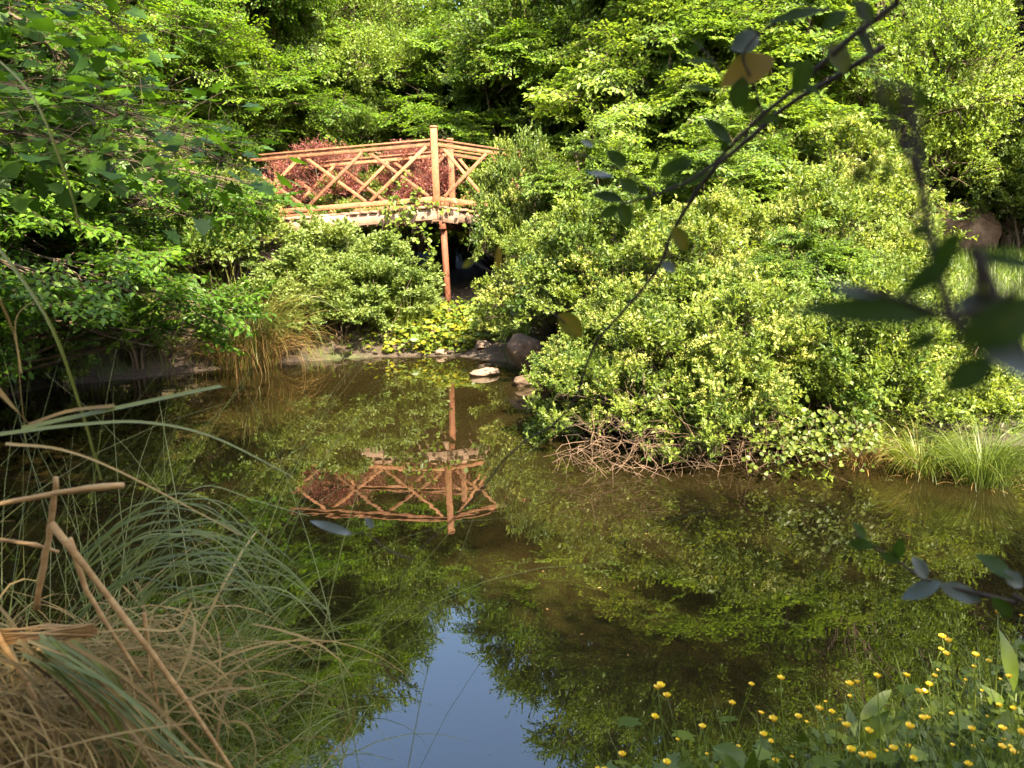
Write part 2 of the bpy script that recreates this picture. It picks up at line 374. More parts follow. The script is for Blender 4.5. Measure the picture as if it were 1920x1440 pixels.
def scatter_sprays(mb, r, protos, pos, d, n, size, tint0=.5, tint_sd=.10):
    tint0 = np.broadcast_to(tint0, (len(pos),))
    which = r.integers(0, len(protos), len(pos)); Rm = frames(d, n)
    for i, (V, F, T, Mi) in enumerate(protos):
        s = np.where(which == i)[0]
        if not len(s): continue
        out = np.einsum('nij,kj->nki', Rm[s], V) * size[s][:, None, None] + pos[s][:, None, :]
        Fa = F[None] + (np.arange(len(s)) * len(V))[:, None, None]
        Ta = T[None] + (tint0[s] + r.normal(0, tint_sd, len(s)))[:, None]
        mb.add(out.reshape(-1, 3), Fa.reshape(-1, 3), Ta.reshape(-1), np.tile(Mi, len(s)))
def unit(r, n):
    v = r.normal(0, 1, (n, 3)); return v / np.linalg.norm(v, axis=1)[:, None]
def crown_points(r, blobs, n, clump=.42, per=10, flat=.6, low=-.35):
    """positions and outward directions: big lobes carry clumps, clumps carry sprays"""
    B = np.array(blobs, float); vol = np.cbrt(B[:, 3] * B[:, 4] * B[:, 5]) ** 2; cl = []
    for b, v in zip(B, vol / vol.sum()):
        k = max(5, int(per * len(B) * v * 1.0)); u = unit(r, k * 2); u = u[u[:, 2] > low - .3][:k]
        cl.append(np.concatenate([b[:3] + u * b[3:] * r.uniform(.62, .98, (len(u), 1)), b[3:].mean() * clump * r.uniform(.65, 1.3, (len(u), 1)), u], 1))
    cl = np.concatenate(cl); wgt = cl[:, 3] ** 2; pick = r.choice(len(cl), n, p=wgt / wgt.sum()); c = cl[pick]
    u = unit(r, n); u[:, 2] = np.where(u[:, 2] < low, -u[:, 2], u[:, 2])
    pos = c[:, :3] + u * c[:, 3:4] * np.array([1, 1, flat]) * np.cbrt(r.uniform(.25, 1, (n, 1)))
    out = u * .7 + c[:, 4:7] * .8 + r.normal(0, .25, (n, 3))
    return pos, out, cl, pick
def make_tree(name, r, trunk_h, trunk_r, blobs, n, style, size, leaf, ratio, kind, mats, clump=.42, per=10, bloom=0., low=-.35, lean=(0, 0), limbs=True, tint0=.5, multi=1):
    root = empty(name)
    protos = [spray_proto(r, style, leaf, ratio, kind) for _ in range(6)]
    bprotos = [spray_proto(r, style, leaf, ratio, kind, .6) for _ in range(4)] if bloom else None
    pos, out, cl, pick = crown_points(r, blobs, n, clump, per, .85, low)
    keep = pos[:, 2] > .05; pos, out, pick = pos[keep], out[keep], pick[keep]
    if style == 'flat':
        d = out * np.array([1, 1, .4]) + np.array([0, 0, -.30]) + r.normal(0, .28, out.shape); nn = np.array([0, 0, 1.]) + out * .75 + r.normal(0, .34, out.shape)
    else:
        d = out + np.array([0, 0, .35]); nn = np.array([0, 0, 1.]) + out * .5 + r.normal(0, .35, out.shape)
    mb = MB(); sz = size * r.uniform(.7, 1.25, len(pos))
    d /= np.linalg.norm(d, axis=1)[:, None]
    ct = r.normal(0, .13, len(cl))[pick]; fl = (r.random(len(cl)) < bloom)[pick]; p0 = pos - d * (sz * .5)[:, None]
    for sel, pr in ((~fl, protos), (fl, bprotos)):
        if sel.any(): scatter_sprays(mb, r, pr, p0[sel], d[sel], nn[sel], sz[sel], tint0 + ct[sel])
    wood = MB(); tops = []
    for s in range(multi):
        an = 2 * math.pi * s / multi + r.uniform(0, 1); sp = 0 if multi == 1 else trunk_h * .35
        p = [np.array([0.12 * (multi > 1) * math.cos(an), .12 * (multi > 1) * math.sin(an), -.25])]; k = 7
        for i in range(1, k):
            t = i / (k - 1); p.append(np.array([lean[0] * t * t + sp * t * math.cos(an) + r.normal(0, .05) * trunk_h * .12, lean[1] * t * t + sp * t * math.sin(an) + r.normal(0, .05) * trunk_h * .12, trunk_h * t]))
        rr = np.linspace(trunk_r, trunk_r * .25, k); rr[0] *= 1.35
        wood.add(*tube(smooth_path(p, 14), np.interp(np.linspace(0, 1, 14), np.linspace(0, 1, k), rr), 8)); tops.append(np.array(p))
    tr = wood.out('trunk', M['bark'], root, True)
    if limbs:
        lb = MB()
        for c in cl:
            P0 = tops[r.integers(0, multi)]; zt = min(max(c[2] * r.uniform(.45, .8), .15), trunk_h * .95); i = int(np.argmin(np.abs(P0[:, 2] - zt))); a = P0[i]
            b = c[:3]; mid = (a + b) / 2 + np.array([0, 0, .12 * np.linalg.norm(b - a)]) + r.normal(0, .06, 3) * np.linalg.norm(b - a)
            q = smooth_path([a, mid, b], 7); rb = trunk_r * .32 * (1 - .6 * i / 6)
            lb.add(*tube(q, np.linspace(rb, rb * .2, 7), 5))
            for _ in range(3):
                e = b + unit(r, 1)[0] * c[3] * .9; lb.add(*tube(smooth_path([q[5], (q[5] + e) / 2 + r.normal(0, .05, 3), e], 5), np.linspace(rb * .3, rb * .08, 5), 4))
        lb.out('limbs', M['bark'], root, True)
    cr = mb.out('crown', mats, root); cr['kind'] = 'stuff'
    return root
used = set()
def place(proto, loc, rz, sc, label, cat, group=None, name=None):
    if proto.name not in used: o = proto; used.add(proto.name)
    else: o = copy_tree(proto)
    o.location = loc; o.rotation_euler = (0, 0, rz); o.scale = sc if hasattr(sc, '__len__') else (sc, sc, sc)
    tag(o, label, cat, group); return o

# ------------------------------------------------------------------ tree and shrub prototypes
r1 = np.random.default_rng(11)
def lobes(r, n, R0, z0, z1, rl):
    out = []
    for i in range(n):
        t = (i + .5) / n; z = z0 + (z1 - z0) * t; rad = R0 * math.sin(math.pi * (.22 + .70 * t)) * r.uniform(.45, .8); a = i * 2.4 + r.uniform(-.4, .4)
        s = rl * r.uniform(.8, 1.25) * (1.1 - .45 * t); out.append((rad * math.cos(a), rad * math.sin(a), z, s, s, s * .75))
    return out
hornbeam = make_tree('hornbeam_tree', r1, 8.5, .17, lobes(r1, 14, 3.3, .9, 9.4, 1.5), 2350, 'flat', 0.95, .098, .60, 'diamond', [M['horn'], M['twig']], .48, 12, tint0=.66)
broad = make_tree('broadleaf_tree', r1, 8.0, .19, lobes(r1, 14, 3.2, 1.0, 9.2, 1.55), 2600, 'bush', .72, .130, .68, 'diamond', [M['broad'], M['twig']], .46, 12, tint0=.62)
shade_tinted = make_tree('shade_tinted_tree', r1, 9.0, .2, lobes(r1, 12, 2.6, .8, 9.5, 1.5), 900, 'bush', .85, .11, .4, 'diamond', [M['dark'], M['twig']], .45, 10)
shrubA = make_tree('flowering_shrub', r1, 1.5, .035, [(0, 0, 1.25, .95, .95, .75), (.75, .1, .85, .75, .7, .6), (-.75, -.1, .85, .75, .7, .6), (.1, -.75, .7, .8, .65, .55), (0, .7, .95, .8, .7, .6), (.5, -.8, .38, .6, .4, .28), (-.5, -.85, .38, .6, .4, .28), (-.85, .5, .5, .5, .5, .35), (.85, .5, .5, .5, .5, .35)],
                   900, 'bush', .30, .235, .52, 'diamond', [M['shrub'], M['twig'], M['bloom']], .27, 17, .26, -.3, multi=5)
shrubB = make_tree('leafy_shrub', r1, 1.7, .035, [(0, 0, 1.45, .9, .9, .8), (.7, .2, .95, .75, .7, .65), (-.7, -.15, 1.0, .7, .7, .65), (.05, -.7, .75, .8, .65, .55), (0, .6, 1.05, .8, .7, .6), (.5, -.75, .4, .6, .4, .3), (-.5, -.8, .4, .6, .4, .3)],
                   920, 'bush', .31, .225, .54, 'diamond', [M['shrub'], M['twig'], M['bloom']], .27, 17, .04, -.3, multi=5, tint0=.42)
elder = make_tree('elder_shrub', r1, 2.6, .05, [(0, 0, 2.2, 1.1, 1.1, .9), (.9, .1, 1.5, .9, .8, .7), (-.9, -.1, 1.4, .9, .8, .7), (.1, -.9, 1.1, .9, .8, .6), (.2, .8, 1.6, .9, .8, .7), (-.3, -.3, 2.9, .6, .6, .6)],
                  620, 'flat', .62, .135, .55, 'diamond', [M['broad'], M['twig']], .36, 12, 0, -.3, multi=4, tint0=.6)
barberry = make_tree('barberry_bush', r1, 1.5, .03, [(0, 0, 1.1, .8, .6, .7), (.6, 0, .9, .6, .5, .6), (-.6, 0, .9, .6, .5, .6)],
                     620, 'bush', .32, .11, .6, 'diamond', [M['barberry'], M['twig']], .4, 12, 0, -.3, multi=5)
nettle = make_tree('nettle_clump', r1, 1.3, .012, [(0, 0, .9, .6, .5, .6), (.4, -.1, .6, .5, .45, .5), (-.4, 0, .6, .5, .45, .5), (0, -.4, .4, .5, .4, .35)],
                   300, 'bush', .30, .24, .62, 'oval', [M['nettle'], M['herb']], .4, 10, 0, -.2, multi=5, limbs=False)

# ------------------------------------------------------------------ the wood behind the bridge
T = [
 (hornbeam, (-9.6, 17.5), .3, 1.12, 'tall layered bright green tree behind the left end of the bridge'),
 (hornbeam, (-7.4, 19.8), 2.0, 1.1, 'yellow green tree rising straight behind the shaded left part of the railing'),
 (broad, (-2.8, 21.6), .9, (.95, .95, .80), 'rounded bright tree directly behind the red bushes and railing'),
 (hornbeam, (-.3, 20.8), 4.1, (.92, .92, .82), 'light green tree behind the tall middle post of the bridge'),
 (broad, (2.3, 18.6), 2.6, 1.05, 'green tree just right of the bridge behind its descending end'),
 (broad, (4.4, 17.4), 5.0, 1.1, 'broad leafy tree behind the thicket right of the bridge'),
 (hornbeam, (6.6, 20.2), 1.1, 1.2, 'tall pale green tree behind the upper right thicket'),
 (broad, (7.3, 16.0), 3.6, (.85, .85, 1.0), 'lit leafy tree beside the dark gap at the right edge'),
 (hornbeam, (-13.5, 15.0), 5.2, 1.25, 'tall shaded tree at the far left behind the overhanging branches'),
 (broad, (-16.0, 21.0), .7, 1.35, 'big tree deep in the wood at the upper left corner'),
 (broad, (-9.0, 25.0), 3.0, 1.35, 'far tree deep in the wood left of the bridge'),
 (hornbeam, (3.6, 27.0), 3.3, (1.3, 1.3, 1.1), 'far tree deep in the wood right of the middle post'),
 (broad, (9.5, 26.5), 4.4, 1.5, 'far tall tree deep in the wood at the upper right'),
 (hornbeam, (15.5, 27.0), .2, 1.5, 'far tall tree deep in the wood beyond the right edge'),
 (hornbeam, (-10.0, 10.6), 2.8, 1.0, 'layered tree on the left bank behind the low boughs'),
 (hornbeam, (-4.4, 22.6), 5.5, (1.1, 1.1, .85), 'layered tree deep in the wood left of the middle post'),
 (broad, (.9, 23.2), 1.9, (1.1, 1.1, .85), 'rounded tree deep in the wood right of the middle post'),
 (hornbeam, (5.4, 22.5), 3.9, 1.3, 'tall layered tree deep behind the thicket'),
 (hornbeam, (-7.6, 17.0), 4.6, .9, 'bright layered tree with low boughs beside the left bridge end'),
 (hornbeam, (-11.6, 14.0), 1.3, 1.05, 'bright layered tree left of the bridge above the low boughs'),
 (hornbeam, (-8.9, 14.6), 3.7, (.8, .8, .72), 'small bright layered tree just left of the bridge end'),
 (broad, (-5.2, 20.4), .2, (.85, .85, .8), 'small rounded tree behind the left half of the railing'),
 (hornbeam, (-12.6, 18.5), 2.5, 1.2, 'layered tree in the second row at upper left'),
 (broad, (-6.5, 24.5), 1.5, 1.2, 'rounded tree far behind the left end of the bridge'),
 (broad, (-1.2, 25.5), 5.2, (1.35, 1.35, 1.0), 'rounded tree far behind the middle post'),
 (broad, (12.0, 24.0), 2.2, 1.5, 'tall rounded tree far behind the shade-darkened trees'),
 (hornbeam, (-6.3, 18.4), 1.6, (.85, .85, .85), 'yellow green tree whose boughs hang over the left bridge end'),
 (elder, (-6.0, 19.9), 4.0, (1.6, 1.6, 2.3), 'tall airy light tree between the layered trees left of the railing'),
 (broad, (-6.3, 22.0), 2.7, 1.12, 'rounded tree behind the tall airy tree left of the railing'),
 (elder, (-5.5, 18.7), 3.0, (1.1, 1.1, 2.2), 'narrow airy tree rising behind the left end of the red bushes'),
 (elder, (.35, 18.0), 5.0, (1.15, 1.15, 1.6), 'narrow airy tree just right of the red bushes behind the railing end'),
 (elder, (3.3, 16.3), .5, (1.3, 1.3, 1.6), 'airy tree in the gap right of the bridge above the thicket'),
 (elder, (-1.9, 23.6), 1.0, (1.8, 1.8, 2.0), 'tall airy light tree far behind the middle of the railing'),
 (hornbeam, (.5, 19.2), 2.9, (.8, .8, .74), 'small layered tree right behind the end of the far railing'),
 (broad, (-4.6, 19.9), 4.2, (.62, .62, .66), 'small rounded tree behind the red bushes at left'),
 (hornbeam, (9.3, 21.0), .8, 1.15, 'layered tree behind the lit leafy tree at upper right'),
 (shade_tinted, (11.4, 18.2), 1.2, 1.2, 'tree with shade-darkened leaf colour behind the lawn at the right edge'),
 (shade_tinted, (15.5, 20.5), 3.0, 1.4, 'tree with shade-darkened leaf colour farthest right behind the brown rock'),
 (shade_tinted, (10.2, 22.0), 4.6, 1.2, 'tree with shade-darkened leaf colour behind the lit leafy tree at right'),
]
for pr, (x, y), rz, sc, lab in T:
    place(pr, (x, y, gz(x, y) - .1), rz, sc, lab, 'tree')
# trees behind the photographer that shade the near bank
S = [(broad, (5.2, -5.2), 1.0, .95, 'leafy tree on the near bank behind the photographer, far right'),
     (hornbeam, (.9, -5.0), 2.0, (1.1, 1.1, 1.15), 'layered tree on the near bank behind the photographer'),
     (broad, (-1.4, -4.6), 4.0, 1.28, 'leafy tree on the near bank behind the photographer, to the left'),
     (broad, (13.6, 12.4), 2.4, 1.15, 'leafy tree right of the lawn that shades the brown rock'),
     (hornbeam, (-7.2, 2.6), .5, 1.0, 'layered tree on the left bank beside the photographer')]
for pr, (x, y), rz, sc, lab in S:
    place(pr, (x, y, gz(x, y) - .1), rz, sc, lab, 'tree', 'trees on the near bank out of the frame')

# thicket on the right bank: front row at the water, then rising rows behind it
SH = [
 (shrubA, (1.15, 7.9), .2, .66, 'small cream flowered shrub on the bank just right of the boulder'),
 (shrubA, (1.22, 6.65), 2.2, (.78, .75, .70), 'cream flowered shrub at the water at the left tip of the thicket'),
 (shrubA, (1.95, 6.5), 1.0, .78, 'cream flowered shrub leaning over bare twigs at the water edge'),
 (shrubB, (2.85, 6.45), 3.0, .74, 'plain green shrub at the water edge above the bare twigs'),
 (shrubB, (3.75, 6.75), 4.4, .62, 'low green shrub at the water left of the sedge tufts'),
 (shrubA, (1.9, 8.3), 4.0, .86, 'cream flowered shrub in the second row behind the left tip'),
 (elder, (3.15, 8.4), .7, .52, 'airy layered shrub in the middle of the thicket'),
 (shrubB, (4.1, 8.4), 5.4, .60, 'green shrub in the second row beside the lawn'),
 (shrubB, (1.3, 9.9), 1.8, .95, 'tall green shrub right of the bridge support post'),
 (shrubA, (2.7, 10.2), 2.9, 1.05, 'large cream flowered shrub in the heart of the thicket'),
 (shrubA, (4.2, 10.4), 5.9, 1.05, 'large cream flowered shrub below the hanging twig cluster'),
 (shrubA, (.75, 12.0), 5.0, .95, 'cream flowered shrub hiding the foot of the right bridge end'),
 (shrubB, (.35, 13.9), 2.0, (.75, .75, 1.25), 'narrow green shrub in front of the descending right railing'),
 (elder, (1.6, 12.9), .4, (.85, .85, .95), 'airy light green shrub against the right end of the bridge'),
 (elder, (3.4, 12.8), 1.5, 1.0, 'airy light green shrub in the back row of the thicket'),
 (shrubA, (5.2, 12.8), 3.3, 1.35, 'tall cream flowered shrub in the back row near the lawn'),
 (elder, (5.9, 14.3), 4.9, .8, 'airy light green shrub at the back of the lawn below the lit tree'),
 (elder, (3.9, 14.2), 5.1, 1.15, 'airy shrub between the two tallest shrubs of the thicket'),
 (elder, (7.9, 17.4), 2.1, 1.6, 'tall airy shrub below the lit leafy tree at upper right'),
 (elder, (2.7, 15.0), 2.4, 1.35, 'tall airy shrub right of the end of the bridge'),
 (elder, (4.9, 15.0), .9, 1.4, 'tall airy shrub behind the back row of the thicket'),
]
for pr, (x, y), rz, sc, lab in SH:
    place(pr, (x, y, max(gz(x, y), .02) - (.36 if y < 7 else .15)), rz, sc, lab, 'shrub', 'thicket of shrubs on the right bank')
# undergrowth
U = [(shrubB, (-6.0, 15.2), 1.2, .6, 'green shrub under the left end of the bridge'),
     (shrubB, (-8.0, 13.4), 3.2, 1.35, 'green shrub on the left bank behind the tussock'),
     (shrubB, (-10.2, 12.0), 4.2, 1.5, 'green shrub in the shade at the far left bank'),
     (shrubB, (-6.9, 8.4), 2.1, .75, 'dark low shrub touching the water under the left boughs'),
     (shrubB, (-6.2, 10.55), .6, .6, 'small dark shrub at the water left of the dry tussock base'),
     (shrubB, (-6.6, 10.0), 4.1, .8, 'dark low shrub touching the water left of the far tussock'),
     (shrubB, (-5.6, 11.5), 3.1, .7, 'low shaded shrub beside the dry base of the far tussock'),
     (shrubB, (-7.6, 9.4), 1.7, 1.1, 'dark shaded shrub under the low boughs on the left bank'),
     (shrubB, (-7.2, 11.6), 2.7, 1.2, 'dark shaded shrub left of the far tussock'),
     (shrubB, (-8.0, 6.4), .7, 1.2, 'dark shaded shrub at the left edge of the pond'),
     (shrubB, (-6.2, 13.2), 5.7, 1.25, 'shaded shrub behind the far tussock'),
     (shrubB, (-5.0, 14.0), 3.9, 1.0, 'shrub between the far tussock and the bridge beam'),
     (shrubB, (.2, 16.9), .1, 1.0, 'green shrub growing behind the support post'),
     (shrubB, (-3.4, 17.3), 5.1, .8, 'green shrub in the dark under the bridge deck'),
     (shrubB, (10.6, 16.2), 2.0, 1.1, 'dim green shrub at the back edge of the lawn')]
for pr, (x, y), rz, sc, lab in U:
    place(pr, (x, y, gz(x, y) - .05), rz, sc, lab, 'shrub')
for (x, y), rz, sc, lab in [((-3.9, 17.35), .3, (1.25, 1.1, 1.12), 'dark red barberry bush behind the left half of the railing'),
                            ((-2.0, 17.4), 2.3, (1.2, 1.1, 1.12), 'dark red barberry bush behind the railing next to the middle post')]:
    place(barberry, (x, y, 1.92), rz, sc, lab, 'bush', 'red bushes behind the bridge')
for i, ((x, y), rz, sc, lab) in enumerate([((-3.55, 13.1), .4, 1.15, 'pale green nettle clump next to the far dry tussock'),
        ((-2.85, 13.0), 2.0, 1.10, 'pale green nettle clump, second from the tussock, under the bridge'),
        ((-2.1, 13.2), 4.0, 1.08, 'pale green nettle clump under the deck left of the post'),
        ((-3.2, 13.9), 5.1, 1.30, 'tall pale green nettle clump behind the others below the beam'),
        ((-2.3, 14.0), 1.0, 1.20, 'tall pale green nettle clump nearest the support post')]):
    place(nettle, (x, y, gz(x, y) - .03), rz, (sc * 1.05, sc, sc * .74), lab, 'nettle', 'nettles below the bridge')

# ------------------------------------------------------------------ trees of the left bank
r2 = np.random.default_rng(23)
def left_tree():
    base = Vector((-7.3, 7.6, gz(-7.3, 7.6)))
    def q(px, py, d, rx, ry, rz_):
        p = P(px, py, d) - base; return (p.x, p.y, p.z, rx, ry, rz_)
    blobs = [q(140, 520, 7.6, 1.0, .9, .40), q(330, 590, 7.6, .75, .7, .28), q(60, 640, 7.0, .8, .7, .40), q(20, 300, 7.6, .8, .8, .6), q(230, 420, 8.6, .9, .8, .40), q(160, 610, 7.3, .8, .6, .25),
             q(410, 400, 9.2, .65, .7, .22), q(-150, 420, 7.5, 1.3, 1.3, 1.0), q(-60, 120, 7.6, .9, .9, .8), q(-300, 620, 7.0, 1.2, 1.0, .7), q(180, 470, 9.4, 1.0, .9, .4), q(440, 595, 8.8, .5, .5, .2), q(20, 560, 6.4, .7, .6, .3), q(300, 630, 8.2, .7, .5, .22), q(425, 300, 9.6, .55, .5, .35), q(445, 375, 9.8, .55, .5, .30)]
    t = make_tree('overhanging_tree', r2, 7.5, .10, blobs, 1600, 'flat', .60, .125, .58, 'oval', [M['horn'], M['twig']], .46, 10, low=-.2, lean=(.4, .2), tint0=.30)
    t.location = base
    tag(t, 'shaded green tree on the left bank with low boughs over the water', 'tree')
left_tree()
def maple():
    r = np.random.default_rng(5); root = empty('maple_tree', (-5.9, 4.4, gz(-5.9, 4.4)))
    base = np.array(root.location); mb = MB(); wd = MB()
    tr = smooth_path([(0, 0, -.3), (.15, .05, 1.6), (.1, .1, 3.4), (.5, .2, 5.6)], 12)
    MB().add(*tube(tr, np.linspace(.15, .06, 12), 8)).out('trunk', M['bark'], root, True)
    ends = [[(-350, 120), (-60, 150), (150, 190), (300, 260), (440, 310)], [(-350, 60), (-50, 60), (150, 90), (330, 190)], [(-350, -50), (-80, -60), (120, -10), (240, 60)], [(-350, 200), (-80, 230), (80, 260), (240, 300)], [(-350, 0), (0, 20), (130, 130), (260, 210)]]
    for e, d0 in zip(ends[::2] + ends[3:4], (4.2, 4.4, 4.9, 4.0)):
        pts = [np.array(P(x, y, d0 + .15 * k)) - base for k, (x, y) in enumerate(e)]
        pts = [tr[6 + int(r.integers(0, 3))]] + pts; sp = smooth_path(pts, 26); wd.add(*tube(sp, np.linspace(.022, .003, 26), 5))
        for i in range(6, 26):
            for _ in range(10):
                a = sp[i]; o = r.normal(0, 1, 3) * np.array([.30, .30, .16]); dd = o + np.array([.25, -.1, -.12]); p = a + o * .9
                wd.add(*tube([a, a + o * .5 + (0, 0, .03), p], [.0022, .0016, .001], 3, False))
                v, f, k = leaves_mesh(p[None], dd[None], (np.array([0, -.15, 1.]) + r.normal(0, .3, 3))[None], np.array([r.uniform(.07, .125)]), 1.0, 'maple')
                mb.add(v, f, .05 + r.normal(0, .12))
    wd.out('limbs', M['bark'], root, True)
    cr = mb.out('crown', M['horn'], root); cr['kind'] = 'stuff'
    tag(root, 'near shaded maple branch with lobed leaves at the upper left', 'tree')
maple()

# ------------------------------------------------------------------ footbridge
def bridge():
    MP = P(830, 628, 14.9)                                                 # foot of the near middle post at water level
    root = empty('footbridge', (MP.x, MP.y, gz(MP.x, MP.y)))
    o = np.array(root.location); base = np.array([MP.x, MP.y, 0.])
    yl, yr = R(6), R(-14)
    dl = np.array([-math.cos(yl), math.sin(yl), -.045]); dr_ = np.array([math.cos(yr), -math.sin(yr), -.14])
    back = np.array([.10, 1.0, 0]); WID = 1.75
    def pt(s, z, far=0.):              # s along the bridge from the middle post, left negative
        d = dl * (-s) if s < 0 else dr_ * s
        return base + d + back * far + np.array([0, 0, z])
    def part(name, a, b, w, h, mat, up=(0, 0, 1), tint=None, bev=.004):
        V, F = box_verts(np.array(a) - o, np.array(b) - o, w, h, up, bev)
        return build(name, V, F, M[mat], root, np.full(len(V), random.random() if tint is None else tint))
    ZT, ZB = 3.66, 2.64; SL, SR = -3.75, 2.9
    for far in (0., WID):
        for s0, s1 in ((SL, -.06), (.06, SR)):
            part('handrail', pt(s0, ZT + .045, far), pt(s1, ZT + .045, far), .12, .032, 'timber')
            part('top_rail', pt(s0, ZT - .03, far), pt(s1, ZT - .03, far), .045, .075, 'timber')
            part('bottom_rail', pt(s0, ZB, far), pt(s1, ZB, far), .06, .09, 'timber')
        for s in (SL, 0., SR):
            zt = 3.90 if s == 0 else 3.74
            b = pt(s, 2.30, far); t = pt(s, zt, far); pp = part('post', b, t, .125, .125, 'timber', (0, 1, 0))
            V, F = box_verts(t - o, t - o + np.array([0, 0, .05]), .155, .155, (0, 1, 0), .02)
            build('post_cap', V, F, M['timber'], pp, np.full(len(V), .5))
        off = 0.0 if far == 0 else .12
        for a0, a1, k in ((SL + off, -.10, 3), (.10, SR, 3)):
            st = (a1 - a0) / k
            for i in range(k):
                u0, u1 = a0 + st * i + .05, a0 + st * (i + 1) - .05
                for (p0, p1, dy) in (((u0, ZB + .05), (u1, ZT - .07), -.022), ((u0, ZT - .07), (u1, ZB + .05), .022)):
                    part('brace', pt(p0[0], p0[1], far + dy), pt(p1[0], p1[1], far + dy), .035, .062, 'timber')
    s = SL
    while s < SR:                        # deck planks laid across
        e = s + .165
        if not (s < 0 < e):
            a = (pt(s, 2.49, -.14) + pt(e, 2.49, -.14)) / 2; b = (pt(s, 2.49, WID + .14) + pt(e, 2.49, WID + .14)) / 2
            part('plank', a, b, .150, .045, 'deck')
        s += .19
    for far in (-.04, WID / 2, WID + .04):
        for s0, s1 in ((SL, -.004), (.004, SR)):
            part('beam', pt(s0, 2.355, far), pt(s1, 2.355, far), .09, .20, 'beam')
    part('splice_plate', pt(-2.28, 2.30, -.115), pt(-1.72, 2.30, -.115), .05, .34, 'beam', tint=.8)
    part('splice_plate', pt(.12, 2.34, -.115), pt(.42, 2.34, -.115), .05, .24, 'beam', tint=.3)
    for far in (.06, WID - .06):
        b = pt(.14 - .20 * far, 0, far); b[2] = gz(b[0], b[1]) - .3; t = pt(.10 - .17 * far, 2.26, far)
        V, F = tube([b - o, (b + t) / 2 - o, t - o], [.066, .062, .06], 12); build('support_post', V, F, M['post'], root, smooth=True)
    part('cross_beam', pt(.1, 2.17, -.1), pt(.1, 2.17, WID + .1), .12, .16, 'post')
    V, F = tube([pt(.62, 2.26, 0) - o, pt(.6, 1.9, 0) - o, pt(.55, 1.72, .02) - o], .009, 5); build('hanging_wire', V, F, M['beam'], root)
    for s in (SL - .1, SR + .1):
        b = pt(s, 0, WID / 2); 
        part('abutment', [b[0], b[1] - 1.05, .9 + b[2]], [b[0], b[1] + 1.05, .9 + b[2]], .4, 2.7, 'deck')
    tag(root, 'orange brown timber footbridge with crossed railings over the pond inlet', 'bridge')
    return pt
bpt = bridge()
def vine():
    r = np.random.default_rng(3); root = empty('climbing_vine', tuple(bpt(-.95, 2.2, -.2))); o = np.array(root.location); st = MB(); lv = MB()
    paths = [[(-1.0, 1.2), (-.95, 1.8), (-.9, 2.4), (-.75, 2.8), (-.45, 3.1)], [(-.95, 1.5), (-1.0, 2.2), (-.7, 2.55), (-.2, 2.55), (.35, 2.45), (.9, 2.3)], [(-.9, 2.0), (-.5, 2.4), (-.3, 2.8)], [(-.7, 2.4), (-.3, 2.1), (-.15, 1.7), (-.1, 1.3)]]
    for p in paths:
        sp = smooth_path([bpt(s, z, -.2 - .05 * (i % 2)) - o for i, (s, z) in enumerate(p)], 30); st.add(*tube(sp, np.linspace(.008, .003, 30), 4))
        n = 80; i = r.integers(0, 30, n); pos = sp[i] + r.normal(0, .07, (n, 3)); dd = r.normal(0, 1, (n, 3)) + np.array([0, -.5, -.2])
        v, f, k = leaves_mesh(pos, dd, np.array([0, -.6, .8]) + r.normal(0, .4, (n, 3)), r.uniform(.06, .12, n), .85, 'oval'); lv.add(v, f, np.repeat(r.normal(.62, .15, n), k))
    st.out('stem', M['twig'], root); c = lv.out('foliage', M['shrub'], root); c['kind'] = 'stuff'
    tag(root, 'leafy green vine climbing the bridge beam beside the middle post', 'vine')
vine()

# ------------------------------------------------------------------ rocks
def rock(px, py, z, sx, sy, sz, mat, label, seed, name='boulder', rz=0., sink=.25, d=None):
    p = W(px, py, z) if d is None else P(px, py, d)
    r = np.random.default_rng(seed); import bmesh
    bm = bmesh.new(); bmesh.ops.create_icosphere(bm, subdivisions=4, radius=1)
    ax = r.normal(0, 1, (9, 3)); ax /= np.linalg.norm(ax, axis=1)[:, None]; cut = r.uniform(.62, .95, 9); ph = r.uniform(0, 6, 6)
    for v in bm.verts:
        c = np.array(v.co)
        for a, k in zip(ax, cut):
            h = c @ a
            if h > k: c = c - a * (h - k) * .85
        c *= 1 + .05 * math.sin(3 * c[0] + ph[0]) * math.sin(4 * c[1] + ph[1]) + .03 * math.sin(9 * c[2] + ph[2] + 5 * c[0])
        v.co = c * np.array([sx, sy, sz])
    me = bpy.data.meshes.new(name); bm.to_mesh(me); bm.free(); me.materials.append(M[mat])
    for q in me.polygons: q.use_smooth = True
    o = link(name, me); o.location = (p.x, p.y, p.z + sz * (1 - sink) - (0 if d is None else sz)); o.rotation_euler = (0, 0, rz)
    tag(o, label, 'rock'); return o
rock(985, 690, .05, .30, .30, .27, 'rock', 'rounded brown boulder at the water left of the thicket', 1, sink=.15)
rock(908, 703, .0, .22, .14, .07, 'palerock', 'flat pale stone lying at the water below the boulder', 2, 'stone', .3, .5)
rock(985, 722, .0, .18, .14, .09, 'rock', 'small dark stone in the water right below the boulder', 3, 'stone', 1.0, .5)
rock(828, 664, .02, .11, .08, .06, 'palerock', 'small pale stone on the muddy far shore', 4, 'stone', .2, .4)
rock(905, 655, .08, .20, .15, .10, 'palerock', 'pale stone among yellow flowers left of the boulder', 5, 'stone', 1.3, .4)
rk = rock(1795, 395, 0, .85, .6, .75, 'rock', 'brown rounded rock in dark shade behind the lawn', 6, d=16.5)
rk.location.z = gz(rk.location.x, rk.location.y) + .5
rock(1600, 768, .3, .16, .12, .10, 'rock', 'brown stone above the dry grass on the right bank', 7, 'stone', .5, .4)

